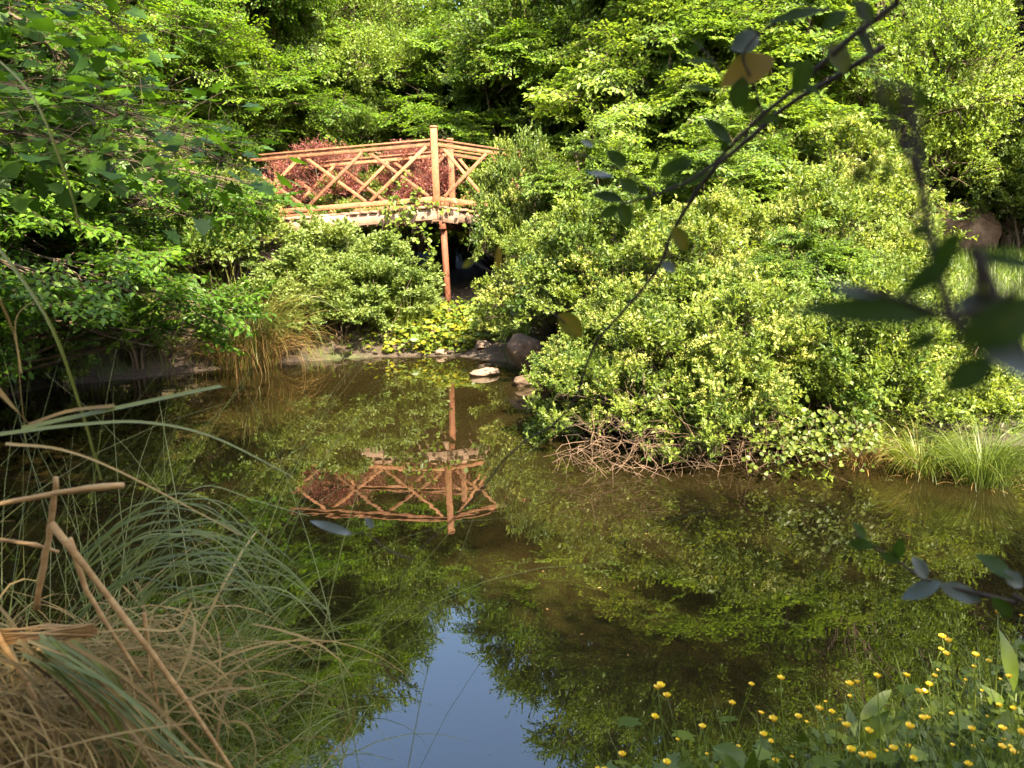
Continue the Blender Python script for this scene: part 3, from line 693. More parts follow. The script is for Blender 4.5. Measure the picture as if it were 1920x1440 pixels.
# ------------------------------------------------------------------ blades, tussocks, grass
def blades(r, base, az, L, e0, k, wd, seg=7, wob=.0, tilt=0.):
    """arching tapered ribbons"""
    n = len(base); t = np.arange(seg + 1) / seg; ang = e0[:, None] - k[:, None] * t[None] ** 1.4
    if wob: az = az[:, None] + wob * r.normal(0, 1, (n, 1)) * t[None]
    else: az = np.repeat(az[:, None], seg + 1, 1)
    st = (L / seg)[:, None]
    dx = np.cos(ang) * np.sin(az) * st; dy = np.cos(ang) * np.cos(az) * st; dz = np.sin(ang) * st
    c = np.cumsum(np.stack([dx, dy, dz], -1), axis=1); c = np.concatenate([np.zeros((n, 1, 3)), c[:, :-1]], 1) + base[:, None, :]
    tw = r.normal(0, .5, (n, 1)) + tilt * t[None]
    side = np.stack([np.cos(az) * np.cos(tw), -np.sin(az) * np.cos(tw), np.sin(tw) * np.ones_like(az)], -1)
    wv_ = wd[:, None] * np.clip(1.15 - t, .06, 1)[None] * np.minimum(1, .5 + t * 3)[None]
    A = c - side * wv_[..., None] / 2; B = c + side * wv_[..., None] / 2
    V = np.stack([A, B], 2).reshape(n, -1, 3); F = []
    for i in range(seg): F += [(2 * i, 2 * i + 1, 2 * i + 3), (2 * i, 2 * i + 3, 2 * i + 2)]
    F = np.array(F)[None] + (np.arange(n) * 2 * (seg + 1))[:, None, None]
    return V.reshape(-1, 3), F.reshape(-1, 3), 2 * (seg + 1)
def tussock(name, label, x, y, r, n, L, wd, mat, spread=.15, dry=0, dryL=.5, sq=1.0, azr=None, e=(.9, 1.5), kk=(1.2, 2.6), z=None, tint=.5, dry_e=(.3, 1.2), dry_k=(.8, 2.4), dry_t=.6):
    root = empty(name, (x, y, max(gz(x, y), 0.) if z is None else z))
    def bunch(n, L, tl, mt, nm, e, kk, wd):
        az = r.uniform(0, 2 * np.pi, n) if azr is None else r.uniform(azr[0], azr[1], n)
        base = np.stack([np.sin(az), np.cos(az), np.zeros(n)], 1) * r.uniform(0, spread, (n, 1)) * np.array([1, sq, 0]); base[:, 2] = -.05
        v, f, k = blades(r, base, az + r.normal(0, .4, n), L * r.uniform(.55, 1.15, n), r.uniform(*e, n), r.uniform(*kk, n), wd * r.uniform(.6, 1.2, n), 8, .3)
        o = MB().add(v, f, np.repeat(r.normal(tl, .18, n), k)).out(nm, M[mt], root); o['kind'] = 'stuff'
    bunch(n, L, tint, mat, 'blades', e, kk, wd)
    if dry: bunch(dry, dryL, dry_t, 'straw', 'dry_blades', dry_e, dry_k, wd)
    tag(root, label, 'grass tussock'); return root
r3 = np.random.default_rng(31)
tussock('pampas_tussock', 'tall dry pampas tussock on the far left shore by the bridge', -4.1, 11.95, r3, 700, 2.2, .010, 'pampas', .45, 800, 1.6, e=(1.2, 1.5), kk=(1.2, 3.2), dry_e=(.8, 1.5), dry_k=(.6, 3.4), tint=.5, dry_t=.15)
p = W(1750, 868, .12)
tussock('sedge_tuft', 'light green sedge tuft with straw coloured base on the right bank', p.x, p.y + .15, r3, 520, .62, .006, 'sedge', .14, 120, .35, e=(1.1, 1.5), kk=(1.2, 2.8))
p = W(1868, 885, .12)
tussock('sedge_tuft', 'sedge tuft with its shade in a darker tint, at the right edge of the picture', p.x, p.y + .15, r3, 620, .72, .006, 'sedge', .16, 40, .3, e=(1.1, 1.5), kk=(1.2, 2.8), tint=.25)  # lower tint puts the shade on this tuft into its blade colour
p = W(1640, 850, .1)
tussock('dry_grass_clump', 'straw coloured dead grass clump between shrubs and sedge', p.x, p.y + .2, r3, 260, .40, .006, 'straw', .28, 120, .3, e=(.5, 1.4), kk=(.5, 2.2))
p = W(555, 668, .03)
tussock('dry_grass_clump', 'bleached dead grass at the far shore below the nettles', p.x, p.y + .3, r3, 330, .5, .007, 'straw', .4, 0, e=(.3, 1.3), kk=(.4, 2.0))
tussock('grass_clump', 'fresh green grass clump at the foot of the support post', -1.75, 13.3, r3, 260, .95, .009, 'grass', .2, 0, e=(1.2, 1.5), kk=(.3, 1.5))

def grass_patch(name, label, pts, r, L, wd, mat, tint=.5, kk=(.2, 1.6)):
    n = len(pts); base = np.column_stack([pts, gh(pts[:, 0], pts[:, 1]) - .01])
    v, f, k = blades(r, base, r.uniform(0, 6.28, n), L * r.uniform(.5, 1.2, n), r.uniform(1.0, 1.55, n), r.uniform(*kk, n), wd * r.uniform(.6, 1.2, n), 3)
    o = MB().add(v, f, np.repeat(r.normal(tint, .2, n), k)).out(name, M[mat]); tag(o, label, 'grass', kind='stuff')
n = 26000; pts = np.stack([r3.uniform(4.0, 12.5, n), r3.uniform(5.8, 17.5, n)], 1); pts = pts[(pts[:, 0] > 4.2 + .18 * (pts[:, 1] - 7)) & (pond_sd(pts[:, 0], pts[:, 1]) > .2)]
grass_patch('lawn_grass', 'sunlit green grass of the lawn at the right edge', pts, r3, .30, .018, 'grass', .12)
n = 20000; pts = np.stack([r3.uniform(-.2, 4.4, n), r3.uniform(.7, 3.6, n)], 1); sd = pond_sd(pts[:, 0], pts[:, 1]); pts = pts[(sd > -.02) & (sd < 1.5) & (pts[:, 0] > .15)]
grass_patch('bank_grass', 'short shaded grass on the near right bank', pts, r3, .30, .004, 'grass', .4)
n = 9000; pts = np.stack([r3.uniform(-9, 2, n), r3.uniform(6, 15.5, n)], 1); sd = pond_sd(pts[:, 0], pts[:, 1]); pts = pts[(sd > .0) & (sd < 1.8)]
grass_patch('shore_grass', 'thin grass along the far shore', pts, r3, .34, .008, 'grass', .35)
# dead leaves and yellow ground cover on the far shore
def marigolds():
    r = np.random.default_rng(9); n = 2600
    x = r.normal(-.95, .75, n); y = r.uniform(12.5, 14.2, n); keep = pond_sd(x, y) > .02; x, y = x[keep], y[keep]; n = len(x)
    pos = np.stack([x, y, gh(x, y) + r.uniform(.02, .34, n)], 1)
    v, f, k = leaves_mesh(pos, r.normal(0, 1, (n, 3)) * np.array([1, 1, .3]), np.array([0, -.5, 1.]) + r.normal(0, .4, (n, 3)), r.uniform(.06, .12, n), .85, 'oval')
    o = MB().add(v, f, np.repeat(r.normal(.5, .2, n), k)).out('marigold_cover', M['marigold']); tag(o, 'yellow green flowering ground cover on the bank under the bridge', 'ground cover', kind='stuff')
marigolds()

# ------------------------------------------------------------------ dead twigs at the foot of the thicket
def brush(label, px0, px1, py, n, seed, L=(.25, .6)):
    r = np.random.default_rng(seed); a = W(px0, py - 6, .04); b = W(px1, py - 6, .04); root = empty('dead_brush', tuple((a + b) / 2)); o = np.array(root.location)
    main = []
    for i in range(n):
        t = r.random(); s = np.array(a.lerp(b, t)) + np.array([0, r.uniform(.0, .45), r.uniform(.02, .30)]); L_ = r.uniform(*L)
        h = r.uniform(-2.7, -.4) ; d = np.array([math.cos(h) * 1.2, math.sin(h) * .8, r.uniform(-.5, .25)]); pts = [s]
        for k in range(5): d = d + r.normal(0, .6, 3); pts.append(pts[-1] + d / np.linalg.norm(d) * L_ / 5); pts[-1][2] = max(pts[-1][2], -.02)
        main.append((np.array(pts), r.uniform(.0015, .004)))
        for k in (2, 3, 4):
            if r.random() < .7:
                e = pts[k] + r.normal(0, .09, 3) + np.array([0, -.04, 0]); e[2] = max(e[2], -.02); main.append((np.array([pts[k], (pts[k] + e) / 2 + r.normal(0, .015, 3), e]), .0018))
    mb = MB()
    for p_, rd in main: mb.add(*tube(p_ - o, np.linspace(rd, rd * .4, len(p_)), 4, False))
    t_ = mb.out('twigs', M['deadwood'], root); t_['kind'] = 'stuff'
    tag(root, label, 'dead branches')
brush('tangle of bare dead twigs at the left foot of the thicket', 1060, 1230, 895, 50, 1)
brush('bare bleached branches over the water in the middle of the thicket foot', 1210, 1420, 880, 60, 2, (.35, .8))
brush('bare twigs near the ivy at the right foot of the thicket', 1400, 1560, 875, 30, 3, (.2, .4))
def ivy():
    r = np.random.default_rng(14); a = W(1420, 840, .25); b = W(1640, 800, .4); n = 380; t = r.random(n)
    pos = np.outer(1 - t, np.array(a)) + np.outer(t, np.array(b)) + r.normal(0, 1, (n, 3)) * np.array([.1, .12, .11]); root = empty('ivy', (a.x, a.y, 0)); o = np.array(root.location)
    v, f, k = leaves_mesh(pos - o, r.normal(0, 1, (n, 3)) + np.array([0, -.4, -.4]), np.array([-.3, -.8, .6]) + r.normal(0, .35, (n, 3)), r.uniform(.025, .045, n), .9, 'oval')
    c = MB().add(v, f, np.repeat(r.normal(.25, .25, n), k)).out('foliage', M['herb'], root); c['kind'] = 'stuff'
    st = MB()
    for i in range(40): q = pos[r.integers(0, n)] - o; st.add(*tube([q, q + r.normal(0, .05, 3), q + r.normal(0, .09, 3)], .0014, 4, False))
    st.out('stems', M['deadwood'], root); tag(root, 'small leaved ivy trailing beside the dry grass on the right bank', 'ivy')
ivy()

# ------------------------------------------------------------------ near bank: buttercups and herbs
def buttercup(seed):
    r = np.random.default_rng(seed); root = empty('buttercup'); h = r.uniform(.26, .36)
    top = np.array([r.uniform(-.05, .05), r.uniform(-.05, .05), h]); sp = smooth_path([(0, 0, -.03), (top[0] * .2, top[1] * .3, h * .5), top], 8)
    MB().add(*tube(sp, np.linspace(.0022, .0013, 8), 5)).out('stem', M['herb'], root)
    fl = MB()
    for i in range(5):
        a = i * 2 * math.pi / 5 + r.uniform(-.1, .1); d = np.array([math.cos(a), math.sin(a), .62 + r.uniform(-.15, .2)]); u = np.array([-math.cos(a) * .6, -math.sin(a) * .6, 1])
        Rm = frames(d[None], u[None])[0]; q = np.array([(0, 0, 0), (.45, .32, .05), (.85, .46, .16), (1.05, .2, .22), (1.05, -.2, .22), (.85, -.46, .16), (.45, -.32, .05)]) * .0108
        fl.add(q @ Rm.T + top, [(0, j + 1, j) for j in range(1, 6)], .5 + r.normal(0, .15))
    v, f = tube([top, top + (0, 0, .004), top + (0, 0, .006)], [.003, .0035, .001], 6); fl.add(v, f, .0)
    fl.out('flower', M['yellow'], root)
    lf = MB()
    for i in range(7):
        s = sp[r.integers(0, 5)] * np.array([1, 1, .8]); a = r.uniform(0, 6.28); e = np.array([math.cos(a), math.sin(a), .25]) * r.uniform(.03, .07)
        lf.add(*tube([s, s + e], .001, 3, False))
        v, f, k = leaves_mesh((s + e)[None], (e + (0, 0, -.02))[None], np.array([[0, 0, 1.]]) + r.normal(0, .25, (1, 3)), np.array([r.uniform(.03, .055)]), 1.0, 'maple'); lf.add(v, f, .5 + r.normal(0, .2))
    lw = lf.out('leaf_whorl', M['herb'], root); lw['kind'] = 'stuff'; return root
bc = [buttercup(s) for s in (1, 2, 3, 4, 5)]
FL = [(1215, 1280), (1228, 1296), (1268, 1310), (1193, 1328), (1380, 1310), (1412, 1296), (1441, 1279), (1415, 1347), (1462, 1347), (1500, 1360), (1520, 1362), (1527, 1342), (1562, 1325), (1570, 1322), (1566, 1357), (1608, 1362), (1232, 1420), (1162, 1411), (1268, 1381), (1130, 1432), (1142, 1431), (1600, 1290), (1620, 1290), (1650, 1278), (1690, 1276), (1700, 1280), (1728, 1278),
      (1765, 1186), (1806, 1199), (1748, 1210), (1780, 1225), (1796, 1222), (1850, 1240), (1828, 1258), (1762, 1267), (1742, 1251), (1860, 1269), (1892, 1284), (1850, 1292), (1801, 1277), (1744, 1359), (1831, 1392), (1876, 1375), (1848, 1371), (1912, 1355), (1876, 1396), (1880, 1330), (1722, 1336), (1858, 1157), (1907, 1158), (1624, 1411), (1569, 1438), (1600, 1432), (1905, 1240), (1720, 1310), (1340, 1380), (1370, 1405), (1786, 1330), (1670, 1345), (1650, 1400), (1460, 1400), (1700, 1400)]
BCU = {(1215, 1280): 'yellow buttercup standing highest at the left end of the flower bank', (1130, 1432): 'leftmost yellow buttercup of the flower bank, at the bottom edge', (1441, 1279): 'yellow buttercup standing highest in the middle of the flower bank', (1858, 1157): 'topmost yellow buttercup near the right edge beside the low sprig'}
rb = random.Random(4)
FL += [(x_, y_) for x_, y_ in ((rb.uniform(1180, 1915), rb.uniform(1230, 1435)) for _ in range(150)) if y_ > 1440 - (x_ - 1150) * .27 and y_ < 1432][:20]
for i, (px, py) in enumerate(FL):
    k = i % 5; hh = [c for c in bc[k].children if c.name.startswith('flower')][0].data.vertices[0].co
    # march along the ray until a flower of this height stands on the bank
    v = ray(px, py); sc = rb.uniform(.85, 1.1); dd = np.arange(3.9, .8, -.01)
    qs = np.array(cam_loc)[None] + np.outer(dd, np.array(v) / v.y); sdv = pond_sd(qs[:, 0], qs[:, 1]); hg = gh(qs[:, 0], qs[:, 1])
    ok = (sdv > -.03) & (sdv < 2); need = (qs[:, 2] - hg) / hh.z
    w_ = np.where(ok & (need > .55) & (need < 1.5))[0]
    if not len(w_): continue
    jx = w_[int(len(w_) * rb.uniform(0, .8))]; best = Vector(qs[jx]); sc = float(need[jx])
    c = bc[k] if bc[k].name not in used else copy_tree(bc[k]); used.add(bc[k].name)
    c.location = (best.x - hh.x * sc, best.y - hh.y * sc, best.z - hh.z * sc); c.scale = (sc, sc, sc); c.rotation_euler = (rb.uniform(-.12, .12), rb.uniform(-.12, .12), 0)
    lab = BCU.get((px, py)) or ('yellow buttercup at the left end of the near flower bank, over the sky reflection' if px < 1300 else 'yellow buttercup in the middle of the near flower bank before the dark water' if px < 1590 else
           'yellow buttercup in the highest row at the right end of the flower bank' if py < 1262 else 'yellow buttercup low at the right end of the flower bank near the frame edge' if px > 1790 else 'yellow buttercup right of the leaning dock leaf, below the highest row')
    tag(c, lab, 'buttercup', 'buttercups on the near right bank')
def herbs():
    r = np.random.default_rng(77); n = 15000; pts = np.stack([r.uniform(.0, 4.2, n), r.uniform(.7, 3.6, n)], 1); sd = pond_sd(pts[:, 0], pts[:, 1])
    pts = pts[(sd > .0) & (sd < 1.3) & (pts[:, 0] > .2)]; n = len(pts); z = gh(pts[:, 0], pts[:, 1]); pos = np.column_stack([pts, z + r.uniform(.01, .20, n) ** 1.0])
    v, f, k = leaves_mesh(pos, r.normal(0, 1, (n, 3)) * np.array([1, 1, .4]), np.array([0, -.2, 1.]) + r.normal(0, .4, (n, 3)), r.uniform(.015, .042, n), 1.0, 'maple')
    mb = MB().add(v, f, np.repeat(r.normal(.4, .2, n), k))
    m_ = 2500; s = pos[r.integers(0, n, m_)]; v, f, k = blades(r, s - np.array([0, 0, .08]), r.uniform(0, 6.28, m_), r.uniform(.06, .2, m_), r.uniform(.9, 1.5, m_), r.uniform(0, 1, m_), np.full(m_, .003), 3); mb.add(v, f, .4)
    o = mb.out('herb_cover', M['herb']); tag(o, 'low green lobed herb leaves covering the near right bank', 'ground cover', kind='stuff')
herbs()

def leaf_surface(base, tip, width, normal, curl=.12, n=8, side_curl=.15, shape=.9):
    base = np.array(tuple(base), float); tip = np.array(tuple(tip), float); x = tip - base; L = np.linalg.norm(x); x /= L; nn = np.array(tuple(normal), float); nn -= x * nn.dot(x); nn /= np.linalg.norm(nn); y = np.cross(nn, x)
    V = []; us = np.linspace(0, 1, n)
    for u in us:
        hw = width / 2 * (math.sin(math.pi * u ** shape) ** .75 if 0 < u < 1 else .02)
        for s in (-1, -.5, 0, .5, 1):
            V.append(base + x * L * u + y * hw * s + nn * (-curl * L * (u - .4) ** 2 + side_curl * hw * abs(s) ** 1.5 + .02 * L * math.sin(u * 9) * s))
    F = []
    for i in range(n - 1):
        for j in range(4): k = i * 5 + j; F.append((k, k + 1, k + 6, k + 5))
    return np.array(V), np.array(F)
def dock(label, px0, py0, px1, py1, d, wpx, n):
    a = P(px0, py0, d); root = empty('dock_plant', (a.x, a.y, gz(a.x, a.y))); o = np.array(root.location); r = np.random.default_rng(n)
    b = P(px1, py1, d + .05); lst = [(a, b, wpx / FPX * d)]
    for i in range(3): q = Vector((a.x + r.uniform(-.12, .12), a.y + r.uniform(-.12, .12), a.z + r.uniform(-.02, .10))); lst.append((Vector((a.x, a.y, a.z - .08)), q, .035))
    for a_, b_, w_ in lst:
        V, F = leaf_surface(np.array(a_) - o, np.array(b_) - o, w_, (r.uniform(-.3, .3), -.6, .9), .25); build('leaf', V, F, M['herb'], root, np.full(len(V), .15), smooth=True)
    V, F = tube([np.array([0, 0, -.03]), np.array(a) - o], [.004, .003], 5); build('stem', V, F, M['herb'], root)
    tag(root, label, 'dock')
dock('broad dock leaf leaning right among the buttercups', 1612, 1350, 1672, 1290, 2.2, 26, 1)
dock('broad dock leaves at the bottom edge below the buttercups', 1400, 1420, 1335, 1398, 1.95, 34, 3)
dock('long upright dock leaf at the right edge of the bank', 1905, 1300, 1880, 1180, 2.3, 34, 4)

# ------------------------------------------------------------------ near left pampas grass
def ribbon(pts, w0, w1, r, up=(0, -.5, 1)):
    p_ = smooth_path(pts, 20); t = np.gradient(p_, axis=0); t /= np.linalg.norm(t, axis=1)[:, None]; s = np.cross(t, np.array(up, float)); s /= np.linalg.norm(s, axis=1)[:, None]
    nn = np.cross(s, t); wd = np.linspace(w0, w1, 20)[:, None]
    V = np.stack([p_ - s * wd / 2 + nn * wd * .18, p_, p_ + s * wd / 2 + nn * wd * .18], 1).reshape(-1, 3); F = []
    for i in range(19):
        for j in (0, 1): k = 3 * i + j; F.append((k, k + 1, k + 4, k + 3))
    return V, np.array(F)
def near_pampas():
    r = np.random.default_rng(55); c = P(-60, 1330, 1.55); root = empty('pampas_grass', (c.x, c.y, gz(c.x, c.y))); o = np.array(root.location); gzc = o[2]
    stalks = [([(95, 980), (250, 1180), (345, 1310), (440, 1450)], 1.35, 14, 9, 'reed'), ([(106, 895), (92, 1000), (68, 1140)], 1.45, 11, 14, 'reed'), ([(-40, 952), (130, 921), (232, 910)], 1.35, 8, 15, 'reed'),
              ([(130, 1010), (170, 1120), (265, 1270)], 1.4, 11, 8, 'reed'), ([(-30, 1010), (60, 1020), (110, 1035)], 1.45, 9, 7, 'reed'), ([(-30, 1150), (60, 1300), (120, 1450)], 1.4, 13, 10, 'reed'), ([(270, 1150), (285, 1260), (300, 1340)], 1.5, 9, 6, 'reed')]
    for pts, d, w0, w1, mt in stalks:
        q = smooth_path([np.array(P(x, y, d + .02 * i)) - o for i, (x, y) in enumerate(pts)], 12)
        rv = np.linspace(w0, w1, 12) / FPX * d / 2 * r.uniform(.82, 1.12, 12); rv[r.integers(3, 9)] *= 1.3; q = q + r.normal(0, .0006, q.shape)
        V, F = tube(q, rv, 8); build('stalk', V, F, M[mt], root, smooth=True)
    big = [([(10, 833), (120, 845), (240, 892), (452, 1004)], 1.3, 9, 2, 'straw', .75), ([(40, 805), (250, 760), (400, 728), (422, 727)], 1.35, 15, 10, 'pampas', .75), ([(422, 727), (440, 760), (466, 815)], 1.35, 4, 2, 'straw', .3), ([(55, 797), (130, 772), (215, 762)], 1.32, 10, 12, 'straw', .6),
           ([(-20, 818), (150, 797), (275, 793), (400, 820), (545, 892)], 1.4, 13, 3, 'pampas', .8), ([(-30, 700), (20, 760), (55, 797)], 1.33, 12, 10, 'straw', .5), ([(-40, 80), (60, 180), (120, 320), (152, 432)], 1.8, 5, 4, 'pampas', .8), ([(-20, 440), (90, 600), (150, 760), (190, 900)], 1.6, 7, 5, 'pampas', .7),
           ([(140, 1190), (250, 1180), (330, 1180), (360, 1130)], 1.4, 4, 7, 'straw', .8), ([(0, 560), (30, 640), (40, 740), (50, 830)], 1.5, 5, 4, 'straw', .6), ([(40, 700), (30, 600), (70, 560)], 1.5, 3, 2, 'straw', .6), ([(180, 900), (150, 1000), (130, 1100)], 1.5, 4, 4, 'pampas', .5),
           ]
    for i in range(34):
        x0, y0 = r.uniform(120, 260), r.uniform(1040, 1180); xm = x0 + r.uniform(110, 210); ym = y0 - r.uniform(60, 150); xe = xm + r.uniform(70, 230)
        big.append(([(x0, y0), ((x0 + xm) / 2, (y0 + ym) / 2 - 22), (xm, ym), ((xm + xe) / 2, ym + r.uniform(5, 30)), (xe, ym + r.uniform(40, 160))], r.uniform(1.45, 1.75), r.uniform(4, 7), 2, 'pampas', r.uniform(.0, .6)))
    for i in range(26):
        x0 = r.uniform(30, 150); y0 = 1195 + x0 * .12 + r.uniform(-15, 45); dx = r.uniform(170, 330); ex = x0 + dx
        big.append(([(x0, y0), (x0 + dx * .4, y0 + r.uniform(55, 90)), (ex, 1450 + r.uniform(-15, 40))], 1.28 + r.uniform(0, .08), r.uniform(5, 10), r.uniform(2, 6), ('pampas', 'pampas', 'straw')[i % 3], r.uniform(.2, .95)))
    for pts, d, w0, w1, mt, tn in big:
        V, F = ribbon([np.array(P(x, y, d + .03 * i)) - o for i, (x, y) in enumerate(pts)], w0 / FPX * d, w1 / FPX * d, r); build('blade', V, F, M[mt], root, np.full(len(V), tn), smooth=True)
    # the mass of blades: arching fountains, thin upright blades, and the mat of dead leaves
    def mass(nm, mt, n, ctr, rad, L, e, kk, wd, tn, azr=(0, 6.28), wob=.3, seg=10):
        base = np.array(ctr) - o + r.normal(0, 1, (n, 3)) * np.array(rad); v, f, k = blades(r, base, r.uniform(*azr, n), r.uniform(*L, n), r.uniform(*e, n), r.uniform(*kk, n), r.uniform(*wd, n), seg, wob, r.normal(0, .5))
        ob = MB().add(v, f, np.repeat(r.normal(tn, .18, n), k)).out(nm, M[mt], root); ob['kind'] = 'stuff'
    c0 = np.array(P(40, 1400, 1.6)); c0[2] = gzc + .25
    mass('fountain_blades', 'pampas', 380, c0, (.22, .16, .06), (.5, 1.0), (.9, 1.4), (1.4, 2.8), (.004, .008), .6, (.3, 2.6))
    mass('upright_blades', 'pampas', 150, c0 + np.array([-.1, .15, .1]), (.35, .25, .08), (1.0, 1.8), (1.15, 1.5), (.4, 1.6), (.003, .005), .6, (-1.2, 1.6), .25)
    c1 = np.array(P(240, 1400, 2.0)); c1[2] = .25
    mass('fountain_blades', 'pampas', 680, c1, (.18, .2, .04), (.4, .8), (1.0, 1.45), (1.2, 2.8), (.004, .008), .45, (.2, 2.6))
    mass('dead_blades', 'straw', 900, np.array(P(10, 1390, 1.5)), (.20, .16, .10), (.22, .6), (-.3, .9), (.6, 3.6), (.003, .009), .45, (0, 6.28), .7)
    mass('dead_blades', 'straw', 260, np.array(P(40, 1290, 1.5)), (.14, .12, .04), (.2, .42), (-.4, .5), (.6, 3.0), (.003, .006), .6, (.8, 2.6), .5)
    for i in range(16):
        a = np.array(P(-20, 1195 + r.uniform(-15, 15), 1.42)) - o; b = np.array(P(178 + r.uniform(-8, 8), 1188 + r.uniform(-18, 14), 1.40)) - o; V, F = tube([a, (a + b) / 2 + r.normal(0, .008, 3), b], .0022, 5); build('dry_straw', V, F, M['reed'], root)
    # root mound
    v, f = tube([(0, 0, -.1), (0, .05, .25), (.05, .05, .5)], [.38, .33, .10], 12); build('root_mound', v, f, M['straw'], root, np.full(len(v), .1), smooth=True)
    tag(root, 'big pampas grass clump with broken dry stalks at the lower left', 'pampas grass')
near_pampas()

# ------------------------------------------------------------------ branches hanging near the camera on the right
def sprig(name, label, stems, lvs, seed, mats=('sprig',), foot=None):
    r = np.random.default_rng(seed); root = empty(name, foot); o = np.array(root.location)
    for pts, w0, w1 in stems:
        q = smooth_path([np.array(p_) - o for p_ in pts], 28); V, F = tube(q, np.linspace(w0, w1, 28), 7); build('stem', V, F, M['twig'], root, smooth=True)
    for (x0, y0, x1, y1, wp, d, tn, pale) in lvs:
        a = np.array(P(x0, y0, d)) - o; b = np.array(P(x1, y1, d + r.uniform(-.15, .15) * math.hypot(x1 - x0, y1 - y0) / FPX * d)) - o
        V, F = leaf_surface(a, b, wp / FPX * d * 1.0, np.array([r.uniform(-.5, .5), -1, r.uniform(.1, .9)]), .2)
        tv = np.full((8, 5), tn); tv[:, 2] += .16; tv[1::2, (1, 3)] += .07; tv += r.normal(0, .04, tv.shape)
        lf = build('leaf', V, F, M['sprig_pale' if pale else 'sprig'], root, tv.ravel(), smooth=True)
    tag(root, label, 'branch'); return root
A = .8
def pp(lst, d0, d1): return [P(x, y, d0 + (d1 - d0) * i / max(1, len(lst) - 1)) for i, (x, y) in enumerate(lst)]
foot = Vector((1.25, .75, gz(1.25, .75)))
stA = [([foot, foot + Vector((.0, -.05, 1.1)), foot + Vector((-.2, -.08, 1.9))] + pp([(1800, -110), (1690, 0), (1590, 75), (1500, 160), (1430, 215), (1370, 275), (1310, 330), (1230, 365), (1165, 382)], .72, .85), .0045, .0012),
       (pp([(1660, 85), (1560, 150), (1480, 195), (1400, 265), (1340, 315), (1300, 370), (1258, 440), (1236, 500), (1180, 572), (1112, 648), (1085, 735), (1040, 795), (960, 845), (885, 940), (770, 1048), (745, 1115)], .78, 1.15), .0032, .0009),
       (pp([(770, 1048), (725, 1030), (690, 1003), (655, 1000)], 1.13, 1.15), .0013, .0007), (pp([(1060, 605), (1000, 560), (950, 528), (880, 486)], .95, .95), .001, .0007), (pp([(1430, 215), (1410, 150), (1395, 100), (1450, 45), (1555, 15)], .8, .78), .0015, .001),
       (pp([(1380, 205), (1340, 120), (1300, 75)], .8, .82), .001, .0006), (pp([(1230, 365), (1180, 325), (1120, 300), (1060, 280)], .84, .86), .0013, .0006), (pp([(1045, 790), (1090, 820), (1140, 870)], 1.0, 1.02), .001, .0006)]
lvA = [(1425, 65, 1370, 92, 40, .8, .3, 1), (1452, 105, 1352, 158, 62, .8, .95, 0), (1378, 207, 1395, 142, 36, .79, .45, 0), (1357, 171, 1275, 158, 15, .8, .3, 0), (1337, 115, 1278, 112, 13, .82, .3, 0), (1558, 14, 1433, 40, 24, .78, .2, 0), (1590, 18, 1540, 55, 26, .78, .2, 0), (1556, 80, 1590, 138, 52, .76, .75, 0),
       (1515, 108, 1493, 178, 36, .76, .3, 0), (1502, 123, 1468, 120, 14, .78, .2, 0), (1420, 185, 1392, 212, 26, .8, .3, 0), (1418, 224, 1466, 222, 17, .8, .2, 0), (1372, 268, 1318, 218, 28, .8, .25, 0), (1364, 262, 1352, 284, 16, .8, .2, 0), (1236, 332, 1290, 292, 26, .84, .25, 0), (1222, 322, 1236, 288, 13, .84, .2, 0), (1176, 312, 1136, 280, 26, .85, .25, 0),
       (1200, 362, 1160, 335, 30, .85, .3, 0), (1172, 376, 1108, 362, 26, .85, .2, 0), (1166, 380, 1178, 428, 32, .85, .25, 0), (1162, 386, 1122, 408, 22, .85, .3, 0), (1214, 368, 1216, 398, 17, .84, .3, 0), (1248, 360, 1270, 342, 22, .84, .3, 0), (1150, 330, 1100, 322, 14, .85, .3, 1), (1300, 300, 1255, 318, 22, .84, .2, 0), (1330, 320, 1280, 345, 22, .83, .25, 0),
       (1262, 425, 1290, 472, 32, .85, .85, 0), (1240, 492, 1268, 508, 20, .88, .4, 1), (1048, 588, 1094, 632, 40, .95, .7, 0), (890, 486, 866, 502, 14, .95, .9, 0), (934, 505, 936, 458, 13, .95, .9, 0), (662, 1002, 580, 976, 18, 1.15, .4, 1), (700, 990, 685, 970, 14, 1.14, .4, 1), (1112, 275, 1090, 262, 12, .86, .5, 1), (1640, 40, 1600, 0, 30, .74, .3, 0), (1610, 60, 1640, 110, 26, .75, .35, 0), (1500, 160, 1540, 172, 18, .77, .3, 0), (1290, 100, 1320, 78, 14, .82, .4, 0)]
sprig('hanging_branch', 'thin leafy branch arching from the upper right corner across the bushes', stA, lvA, 8, foot=foot)
foot2 = Vector((.46, .27, gz(.46, .27)))
stB = [([foot2, foot2 + Vector((-.02, -.03, .8))] + pp([(1960, 760), (1850, 650), (1790, 600), (1755, 500), (1735, 400), (1715, 320), (1650, 170), (1612, 0)], 0.228, 0.258), .0022, .0010), (pp([(1735, 400), (1720, 280), (1690, 160)], 0.236, 0.243), .0015, .001), (pp([(1790, 600), (1690, 560), (1560, 530)], 0.228, 0.236), .0012, .0008), (pp([(1790, 600), (1880, 560), (1960, 500)], 0.228, 0.220), .0013, .001)]
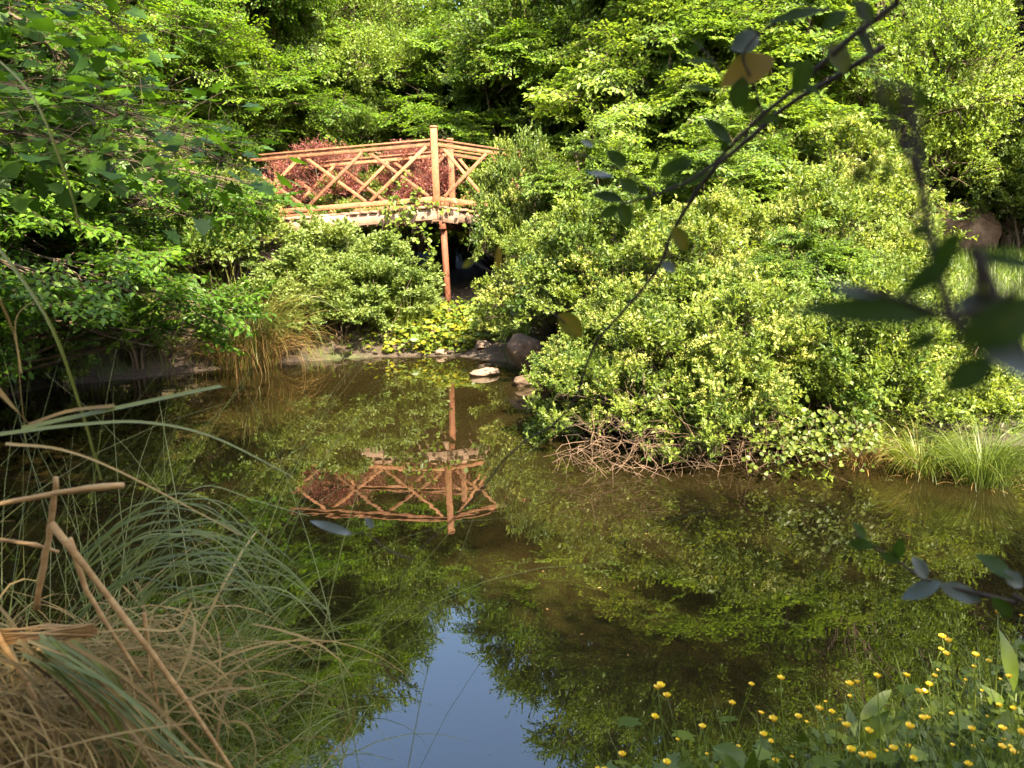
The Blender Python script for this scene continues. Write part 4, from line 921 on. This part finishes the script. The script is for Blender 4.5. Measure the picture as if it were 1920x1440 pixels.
lvB = [(1775, 592, 1476, 574, 58, 0.228, 0.228, 0), (1792, 478, 1690, 556, 46, 0.236, .2, 0), (1795, 560, 1875, 600, 70, 0.228, .4, 1), (1800, 645, 1975, 560, 90, 0.220, .35, 0), (1815, 475, 1975, 505, 36, 0.236, 0.228, 0), (1860, 670, 1772, 738, 62, 0.220, .2, 0), (1835, 645, 1975, 710, 55, 0.220, .4, 1), (1755, 500, 1800, 430, 44, 0.228, .25, 0), (1745, 425, 1700, 440, 30, 0.236, 0.228, 0), (1760, 620, 1700, 660, 34, 0.228, .2, 0), (1680, 560, 1560, 535, 26, 0.236, .5, 1)]
lvB += [(1690 + rb.uniform(-45, 45), 180 + rb.uniform(-45, 55), 1690 + rb.uniform(-55, 55), 180 + rb.uniform(-55, 65), 16, 0.243, .5, 0) for _ in range(9)] + [(1630 + rb.uniform(-40, 30), 325 + rb.uniform(-30, 40), 1630 + rb.uniform(-50, 40), 325 + rb.uniform(-40, 50), 16, 0.251, .5, 0) for _ in range(6)]
sprig('leafy_sprig', 'dark out of focus leafy sprig close to the camera at the right edge', stB, lvB, 9, foot=foot2)
foot3 = Vector((1.3, .95, gz(1.3, .95)))
stC = [([foot3, foot3 + Vector((-.05, 0, .55))] + pp([(1990, 1175), (1900, 1130), (1750, 1092), (1680, 1050), (1600, 1000)], .8, .85), .004, .001)]
lvC = [(1765, 1090, 1690, 1122, 32, .82, .3, 1), (1740, 1085, 1712, 1045, 30, .82, .3, 1), (1762, 1096, 1845, 1128, 36, .82, .2, 1), (1905, 1085, 1830, 1038, 40, .8, .2, 0), (1920, 1100, 1880, 1070, 30, .8, .3, 1), (1690, 1050, 1650, 1040, 24, .83, .3, 0), (1680, 1048, 1690, 1010, 24, .83, .3, 0), (1640, 1022, 1590, 1020, 22, .84, .35, 0), (1625, 1010, 1600, 980, 22, .84, .35, 0), (1860, 1120, 1900, 1160, 30, .8, .2, 0)]
sprig('leafy_sprig', 'grey green leafy sprig over the water at the lower right', stC, lvC, 10, foot=foot3)

def floating_bits():
    r = np.random.default_rng(66); n = 1500; x = r.uniform(-6, 6, n); y = r.uniform(2, 12.4, n)
    k_ = (pond_sd(x, y) < -.05) & (np.sin(x * 1.3 + 2 * np.sin(y * .8)) + r.normal(0, .5, n) > .45); x, y = x[k_], y[k_]; n = len(x)
    v, f, k = leaves_mesh(np.stack([x, y, np.full(n, .003)], 1), np.column_stack([r.normal(0, 1, (n, 2)), np.zeros(n)]), np.tile([0, 0, 1.], (n, 1)), r.uniform(.006, .028, n), .5, 'diamond')
    v[:, 2] = .003
    o = MB().add(v, f, np.repeat(r.normal(.5, .25, n), k)).out('floating_leaf_bits', M['straw']); tag(o, 'tiny leaf bits and pollen floating on the pond', 'leaf litter', kind='stuff')
floating_bits()
